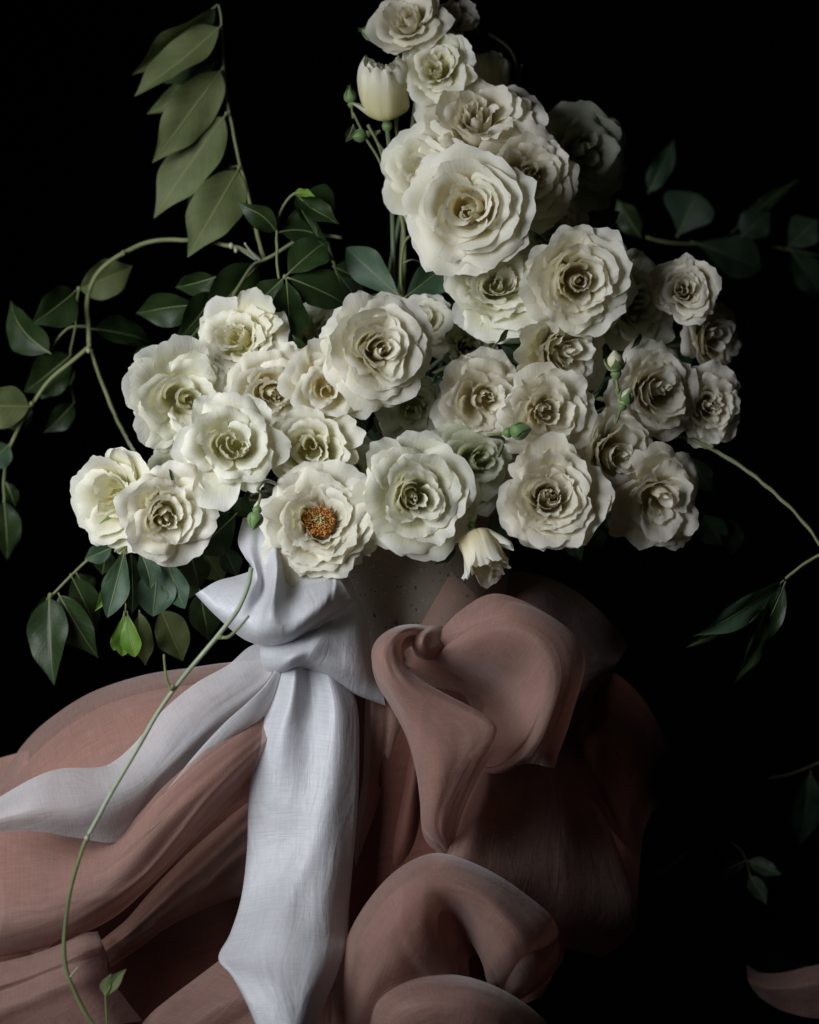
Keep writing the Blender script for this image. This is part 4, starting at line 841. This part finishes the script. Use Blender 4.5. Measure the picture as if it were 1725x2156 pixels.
sheet(c2, 'swath', [
    [(600, 1440, 14.5), (560, 1500, 16.4), (500, 1547, 18.4), (420, 1607, 20.2), (340, 1677, 21.2), (290, 1732, 21.4), (240, 1779, 20.8), (180, 1765, 19), (90, 1738, 17.6), (-40, 1730, 17)],
    [(600, 1500, 16.5), (555, 1552, 18), (490, 1607, 20.4), (420, 1667, 22), (350, 1732, 23), (290, 1787, 23.4), (220, 1835, 22.6), (140, 1850, 21.5), (60, 1850, 20.5), (-40, 1860, 20)],
    [(600, 1560, 16.5), (545, 1610, 18), (490, 1660, 19.6), (430, 1720, 21), (360, 1790, 22.2), (290, 1850, 23), (210, 1895, 23.4), (130, 1930, 23), (50, 1950, 22.6), (-40, 1965, 22)],
    [(590, 1620, 15.5), (530, 1670, 17), (480, 1702, 18.4), (430, 1747, 19.6), (370, 1812, 20.4), (310, 1872, 21), (240, 1932, 21), (150, 1977, 21), (70, 2002, 20.6), (-40, 2022, 20)]],
    'rose_sheer', folds=[(.05, [(0, .4, .6), (.3, .5, 1.0), (.55, .72, .8), (.8, .85, .3), (1, .8, 0)]), (.04, [(0, .2, .0), (.4, .2, -.6), (.7, .35, -.5), (1, .3, .4)]), (.05, [(0, .7, -.5), (.5, .9, -.4), (.75, .5, .6), (1, .5, .5)])],
    rr=(1.4, .09), rl=(.8, .06), layer=(14, -22, 1.0, 'rose_cloth'), crum=.16, wr=(3, 7), nu=90, nv=130)
sheet(c2, 'side_turn', [[(10, 1765, 16), (4, 1830, 17), (10, 1900, 18), (0, 1980, 19)], [(-10, 1765, 15), (-14, 1830, 15), (-12, 1900, 15), (-16, 1980, 16)], [(-60, 1765, 13), (-60, 1830, 13), (-60, 1900, 13), (-60, 1980, 13)]], 'rose_sheer', nu=16, nv=30)
c3 = clothing('rust toned shaded swath between the silk centre tail and the lower left hollow')
sheet(c3, 'swath', [
    [(580, 1640, 14.5), (525, 1684, 15.6), (440, 1757, 16.8), (390, 1802, 17.4), (340, 1852, 18), (300, 1897, 18.4), (265, 1937, 18.4), (213, 1980, 18)],
    [(580, 1700, 16), (520, 1735, 17.4), (440, 1797, 18.4), (388, 1842, 19), (338, 1886, 19.4), (300, 1925, 19.6), (262, 1958, 19.4), (218, 1992, 18.6)],
    [(580, 1780, 16), (510, 1800, 17), (440, 1850, 18), (388, 1880, 18.6), (340, 1920, 19), (302, 1950, 19), (264, 1980, 19), (224, 2008, 18.4)],
    [(580, 1880, 14), (500, 1890, 15), (440, 1910, 16), (392, 1932, 17), (346, 1957, 17.4), (306, 1987, 17.4), (270, 2012, 17.4), (232, 2037, 17.4)]],
    'rose_dense', folds=[(.06, [(0, .3, .4), (.5, .5, .5), (1, .6, .2)]), (.05, [(0, .6, .7), (.4, .75, .4), (1, .8, 0)])], rl=(.8, .08), rr=(1.2, .12), crum=.16, wr=(3, 6))
c4 = clothing('folded dusty rose cloth filling the bottom left corner')
sheet(c4, 'fold', [
    [(-40, 2035, 20), (60, 2012, 21), (130, 1986, 21.6), (175, 1966, 21.6), (206, 1961, 21)],
    [(-40, 2080, 23), (50, 2052, 23.4), (118, 2025, 23.8), (170, 2000, 23.6), (217, 1990, 22.4)],
    [(-40, 2120, 23.4), (50, 2085, 24), (115, 2055, 24.4), (172, 2030, 24), (225, 2020, 22)],
    [(-40, 2200, 23), (60, 2150, 24), (130, 2112, 24.6), (190, 2085, 24.2), (234, 2062, 21.8)],
    [(20, 2290, 22), (100, 2240, 24), (180, 2190, 24.6), (245, 2160, 24), (300, 2150, 21)]],
    'rose_cloth', folds=[(.06, [(0, .4, -1.2), (.5, .42, -.9), (1, .5, 0)]), (.05, [(0, .6, .6), (.6, .62, .9), (1, .7, .3)])], rl=(.5, .05), rb=(.3, .05), crum=.22, wr=(3, 6), nu=80, nv=80)
c5 = clothing('dusty rose cloth under the end of the silk centre tail at the bottom edge')
sheet(c5, 'fold', [
    [(520, 1975, 18.5), (470, 2016, 20.2), (432, 2045, 21), (396, 2072, 21.2), (350, 2107, 21.4), (312, 2140, 21.4), (255, 2210, 21)],
    [(560, 1990, 20), (500, 2040, 22), (455, 2080, 23), (415, 2108, 23.4), (378, 2138, 23.4), (345, 2165, 23.2), (300, 2220, 23)],
    [(640, 2010, 21), (590, 2060, 23.4), (550, 2100, 24.4), (510, 2130, 24.6), (470, 2160, 24.6), (440, 2190, 24.4), (400, 2240, 24)],
    [(730, 2030, 19), (700, 2080, 21), (670, 2130, 23), (630, 2165, 24), (600, 2190, 24.4), (570, 2215, 24.4), (520, 2260, 24)]],
    'rose_cloth', rl=(1.3, .14), crum=.16, wr=(3, 5), folds=[(.07, [(0, .5, .4), (1, .5, .6)]), (.05, [(0, .75, -.5), (1, .7, -.5)])])
c6 = clothing('narrow rust swath hanging just right of the silk centre tail')
sheet(c6, 'swath', [
    [(735, 1480, 12.8), (745, 1560, 13.2), (742, 1650, 13.6), (738, 1760, 14), (730, 1850, 14.4), (715, 1980, 14.6)],
    [(775, 1470, 13.8), (772, 1540, 14.4), (765, 1640, 15), (755, 1740, 16.4), (745, 1830, 16), (728, 1940, 15.2)],
    [(815, 1460, 14.0), (815, 1530, 14.6), (800, 1620, 15), (780, 1720, 16), (760, 1810, 15.8), (738, 1910, 15)],
    [(855, 1450, 13), (864, 1510, 13.4), (840, 1605, 13.8), (806, 1705, 14.2), (776, 1800, 14.6), (744, 1895, 14.6)]],
    'rose_dense', rr=(1.1, .14), crum=.15, wr=(5, 4), folds=[(.06, [(0, .4, .8), (.5, .45, .9), (1, .5, 0)]), (.05, [(0, .65, -.5), (.4, .7, -.6), (1, .7, 0)])])
sheet(c6, 'under_fold', [
    [(866, 1480, 12.6), (835, 1620, 13.2), (800, 1740, 13.8), (770, 1830, 14), (735, 1930, 14)],
    [(890, 1480, 14.0), (870, 1640, 15.0), (852, 1740, 15.6), (832, 1810, 15.6), (800, 1900, 15)],
    [(915, 1480, 13.0), (905, 1640, 13.6), (898, 1740, 14.4), (890, 1800, 14.6), (870, 1880, 14)]], 'rose_shaded', crum=.15)
c7 = clothing('swirled dusty rose cloth shaped like a rosette right of the bow')
sheet(c7, 'curl', [
    [(915, 1322, 14), (872, 1314, 15.2), (830, 1321, 16.8), (795, 1345, 18), (782, 1378, 18.6), (793, 1425, 19), (823, 1475, 19.6), (854, 1535, 20), (874, 1605, 20.2), (884, 1680, 20), (888, 1735, 19.6), (905, 1767, 19), (944, 1792, 18)],
    [(908, 1330, 15.4), (872, 1322, 17), (838, 1329, 19), (808, 1352, 20.6), (800, 1384, 21.4), (814, 1430, 21.8), (846, 1480, 22), (884, 1536, 22.2), (905, 1600, 22.2), (911, 1668, 21.8), (910, 1722, 21), (918, 1758, 20), (945, 1791, 18)],
    [(898, 1338, 15), (870, 1332, 16.6), (846, 1338, 19), (828, 1358, 20.8), (826, 1392, 21.8), (848, 1436, 22.4), (892, 1482, 22.6), (938, 1535, 22.8), (955, 1592, 22.8), (945, 1650, 22.2), (930, 1706, 21.4), (930, 1750, 20.4), (946, 1790, 18)],
    [(886, 1350, 13), (871, 1344, 14.4), (856, 1348, 16.6), (846, 1364, 18.6), (851, 1398, 20.4), (888, 1432, 21.6), (944, 1464, 22.2), (1000, 1493, 22.8), (1040, 1522, 23), (1043, 1552, 22.8), (1002, 1627, 21.8), (966, 1712, 20.4), (948, 1789, 18)]],
    'rose_sheer', folds=[(.05, [(0, .75, 0), (.3, .72, .3), (.5, .78, -.35), (.7, .7, -.2), (1, .6, 0)]), (.09, [(0, .5, 0), (.7, .5, .4), (.9, .55, -.5), (1, .5, 0)])], rl=(1.6, .14), rr=(1.0, .07), layer=(3, 16, 1.0, 'rose_cloth'), crum=.07, wr=(3, 4), nu=90, nv=170, fine=.02)
sheet(c7, 'swirl', [
    [(864, 1366, 13.5), (880, 1384, 15.6), (900, 1390, 16), (925, 1386, 15), (948, 1386, 11.5)],
    [(866, 1352, 15), (881, 1360, 18), (903, 1366, 17.8), (930, 1364, 16.4), (954, 1374, 12)],
    [(870, 1343, 15.4), (889, 1338, 17.8), (912, 1334, 16.6), (938, 1342, 15), (962, 1362, 12)],
    [(872, 1334, 14), (889, 1322, 15), (914, 1316, 15), (944, 1324, 14), (972, 1350, 11.5)]], 'rose_dense', crum=.03, nu=40, nv=50, rl=(1.4, .4), fine=0)
sheet(c7, 'bowl', [
    [(850, 1362, 11.6), (862, 1410, 12), (905, 1455, 12.2), (965, 1495, 12.4), (1010, 1530, 12.8), (1025, 1570, 13.4), (996, 1604, 15)],
    [(890, 1374, 13.6), (930, 1402, 14.6), (985, 1432, 14), (1032, 1465, 13.4), (1062, 1512, 13.8), (1066, 1568, 15.4), (1016, 1624, 17.4)],
    [(905, 1378, 15.6), (970, 1380, 17.4), (1040, 1392, 18), (1092, 1425, 17.8), (1112, 1490, 18), (1100, 1568, 19), (1056, 1628, 19)],
    [(915, 1376, 15.8), (985, 1340, 18.4), (1060, 1318, 20), (1135, 1352, 20.8), (1170, 1435, 21.2), (1145, 1545, 21), (1108, 1608, 19.6)],
    [(925, 1372, 15), (992, 1300, 17), (1072, 1264, 18.4), (1182, 1312, 19.2), (1232, 1385, 19.6), (1204, 1510, 19.2), (1176, 1590, 18.8), (1168, 1618, 18.4)]],
    'rose_sheer', folds=[(.07, [(0, .7, 0), (.4, .62, .5), (.7, .7, .4), (1, .7, 0)]), (.06, [(0, .85, 0), (.3, .85, -.5), (.6, .82, -.3), (1, .8, 0)])], rr=(2.2, .13), rb=(1.0, .05), layer=(-26, -14, 1.0, 'rose_cloth'), crum=.10, wr=(3, 4), nu=100, nv=130, fine=.03)
sheet(c7, 'upper_fold', [
    [(850, 1400, 12.2), (885, 1318, 12), (915, 1265, 11.6), (950, 1205, 10.8)],
    [(880, 1410, 14), (925, 1340, 13.6), (960, 1280, 12.8), (985, 1235, 11.6)],
    [(940, 1430, 14.4), (975, 1360, 14), (1000, 1300, 13), (1010, 1260, 11.6)],
    [(1010, 1440, 13), (1030, 1370, 12.4), (1040, 1320, 11.8), (1035, 1280, 10.6)]], 'rose_veil', rl=(.6, .2), crum=.10)
c8 = clothing('nearly black cloth humped behind the swirled rosette at the right')
sheet(c8, 'hump', [
    [(930, 1240, -2), (1050, 1205, -2), (1130, 1210, -2), (1210, 1243, -3), (1280, 1303, -3), (1323, 1358, -4)],
    [(930, 1310, 4), (1050, 1290, 4), (1130, 1300, 4), (1200, 1340, 3), (1255, 1378, 2), (1302, 1393, 0)],
    [(1000, 1450, 11), (1060, 1450, 11), (1130, 1460, 11), (1190, 1470, 9), (1230, 1460, 7), (1275, 1425, 2)],
    [(1060, 1590, 9), (1100, 1585, 9), (1150, 1570, 9), (1195, 1550, 8), (1230, 1520, 6), (1250, 1470, 3)]], 'rose_dense', crum=.2)
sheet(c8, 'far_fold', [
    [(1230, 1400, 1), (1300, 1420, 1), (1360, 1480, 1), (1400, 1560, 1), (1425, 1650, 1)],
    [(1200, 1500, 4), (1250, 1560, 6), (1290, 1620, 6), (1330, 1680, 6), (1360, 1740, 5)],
    [(1180, 1650, 3), (1220, 1720, 4), (1260, 1790, 4), (1300, 1860, 4), (1340, 1920, 3)]], 'rose_shaded', crum=.3)
c9 = clothing('wide plum shaded cloth hanging below the rosette on the right')
sheet(c9, 'panel', [
    [(1015, 1600, 15), (995, 1660, 16.6), (968, 1730, 18), (944, 1790, 18.6), (920, 1850, 18.4), (890, 1930, 17)],
    [(1040, 1600, 15.6), (1030, 1670, 17), (1005, 1750, 18.2), (985, 1820, 18.8), (965, 1890, 18.4), (950, 1960, 17.4)],
    [(1100, 1600, 14), (1100, 1680, 14.4), (1085, 1765, 15.6), (1075, 1850, 17.2), (1058, 1920, 17), (1060, 1965, 16)],
    [(1155, 1580, 11), (1180, 1670, 11.6), (1190, 1770, 12.4), (1190, 1870, 13.8), (1185, 1945, 14), (1175, 1992, 13)],
    [(1190, 1530, 5), (1250, 1620, 6), (1284, 1740, 7), (1318, 1830, 8.4), (1341, 1905, 9), (1334, 1955, 9), (1300, 1995, 8.6), (1264, 2016, 8)]],
    'rose_sheer', folds=[(.05, [(0, .2, .2), (.5, .25, .4), (1, .3, 0)]), (.07, [(0, .5, -.4), (.5, .55, -.6), (.8, .5, .5), (1, .5, .4)]), (.05, [(0, .8, .2), (.6, .75, .6), (1, .8, .2)])], rr=(1.0, .08), rb=(1.0, .06), layer=(-34, -30, 1.2, 'rose_cloth'), crum=.25, wr=(4, 5), nu=90, nv=110)
c10 = clothing('arched sheer lobe of dusty rose cloth with a dark hollow at bottom centre')
sheet(c10, 'lobe', [
    [(680, 2180, 21), (703, 2060, 21.5), (735, 1965, 22), (780, 1890, 21.6), (835, 1832, 21), (900, 1799, 20.4), (960, 1803, 20.4), (1040, 1838, 21), (1110, 1885, 21.4), (1168, 1938, 21.6), (1172, 1990, 21), (1130, 2042, 20), (1070, 2084, 19)],
    [(720, 2180, 24), (738, 2070, 24.6), (765, 1985, 25), (805, 1918, 25), (850, 1862, 24.4), (905, 1828, 23.4), (960, 1832, 23.4), (1028, 1862, 24), (1085, 1908, 24.4), (1130, 1955, 24.4), (1138, 2000, 23.6), (1112, 2045, 21.6), (1068, 2083, 19)],
    [(790, 2180, 24), (815, 2095, 25), (840, 2020, 26), (868, 1955, 26.2), (895, 1905, 25.6), (925, 1885, 24.6), (965, 1888, 24.6), (1010, 1912, 25.2), (1048, 1950, 25.8), (1075, 1990, 25.6), (1085, 2025, 24), (1078, 2060, 21.6), (1062, 2086, 19)],
    [(960, 2180, 21.4), (962, 2110, 22.4), (966, 2055, 23), (960, 2020, 22.4), (957, 2000, 21), (962, 1985, 20), (978, 1980, 20), (994, 1990, 21), (1007, 2010, 22), (1018, 2036, 22.2), (1024, 2062, 21.6), (1034, 2090, 20.6), (1056, 2100, 18.6)]],
    'rose_sheer', folds=[(.06, [(0, .5, .3), (.15, .55, .9), (.35, .7, -.6), (.5, .6, .3), (.7, .5, .6), (1, .5, 0)]), (.05, [(0, .8, -.6), (.25, .8, -.7), (.4, .4, .5), (.65, .8, -.5), (1, .8, 0)])], rl=(1.8, .12), rr=(1.0, .08), layer=(34, 30, 1.4, 'rose_cloth'), crum=.12, wr=(5, 4), nu=90, nv=170, fine=.03)
sheet(c10, 'inner_layer', [
    [(740, 2100, 20), (775, 2000, 20.4), (830, 1920, 20.4), (900, 1880, 19.6), (970, 1890, 18.6)],
    [(800, 2120, 21), (840, 2040, 22), (890, 1990, 21.6), (930, 1960, 20), (975, 1950, 17.6)],
    [(900, 2140, 20), (930, 2090, 20), (950, 2050, 19), (965, 2010, 17.6), (980, 1990, 16.4)]], 'rose_cloth', crum=.2, rl=(.8, .1))
sheet(c10, 'right_turn', [
    [(1165, 1935, 20), (1178, 1990, 19.6), (1170, 2040, 19), (1140, 2100, 18)],
    [(1120, 1990, 17), (1120, 2030, 17), (1110, 2070, 17), (1090, 2120, 16)],
    [(1060, 2010, 14.6), (1060, 2050, 14.6), (1050, 2090, 14.6), (1040, 2140, 14.6)]], 'rose_cloth', crum=.1, nu=30, nv=40)
c11 = clothing('rounded dusty rose lobe nearest the viewer at the bottom edge')
sheet(c11, 'lobe', [
    [(766, 2230, 22), (774, 2125, 23), (798, 2085, 23.6), (850, 2059, 24), (920, 2050, 24), (1000, 2061, 24), (1080, 2096, 23.4), (1150, 2152, 22), (1190, 2230, 21)],
    [(786, 2230, 25.6), (796, 2142, 26.4), (820, 2108, 26.8), (866, 2086, 27), (925, 2078, 27), (1000, 2088, 27), (1068, 2120, 26.4), (1125, 2172, 25), (1160, 2230, 24)],
    [(830, 2230, 27), (840, 2180, 27.6), (860, 2150, 28), (895, 2135, 28.2), (935, 2130, 28.2), (990, 2138, 28.2), (1040, 2160, 27.6), (1080, 2200, 26.6), (1100, 2240, 26)],
    [(880, 2250, 27), (885, 2240, 27), (895, 2230, 27), (915, 2225, 27.4), (940, 2222, 27.4), (970, 2225, 27.4), (1000, 2232, 27), (1020, 2242, 26.4), (1030, 2250, 26)]],
    'rose_cloth', rl=(1.4, .12), layer=(26, 30, 1.2, 'rose_cloth'), crum=.12, wr=(4, 4), folds=[(.08, [(0, .5, 0), (.5, .6, .5), (.8, .5, -.6), (1, .5, 0)])])
c12 = clothing('isolated dim cloth fold with a pale edge at the bottom right corner')
sheet(c12, 'fold', [
    [(1572, 2030, -5.0), (1600, 2048, -4.5), (1650, 2048, -3.6), (1700, 2036, -3.0), (1760, 2026, -3.0)],
    [(1578, 2070, -3.0), (1620, 2080, -2.0), (1670, 2078, -1.4), (1720, 2070, -1.0), (1760, 2062, -1.0)],
    [(1600, 2100, -4.0), (1640, 2125, -2.6), (1690, 2140, -1.6), (1725, 2145, -1.6), (1760, 2145, -1.6)]], 'rose_cloth', crum=.15, rl=(.8, .15), folds=[(.1, [(0, .5, .3), (1, .5, .6)])])
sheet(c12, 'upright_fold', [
    [(1600, 1900, -34.0), (1580, 1980, -28.0), (1572, 2050, -16.0)], [(1625, 1890, -38.0), (1620, 1980, -32.0), (1640, 2060, -16.0)], [(1650, 1900, -44.0), (1660, 1980, -40.0), (1720, 2050, -20.0)]], 'rose_shaded', crum=.15)
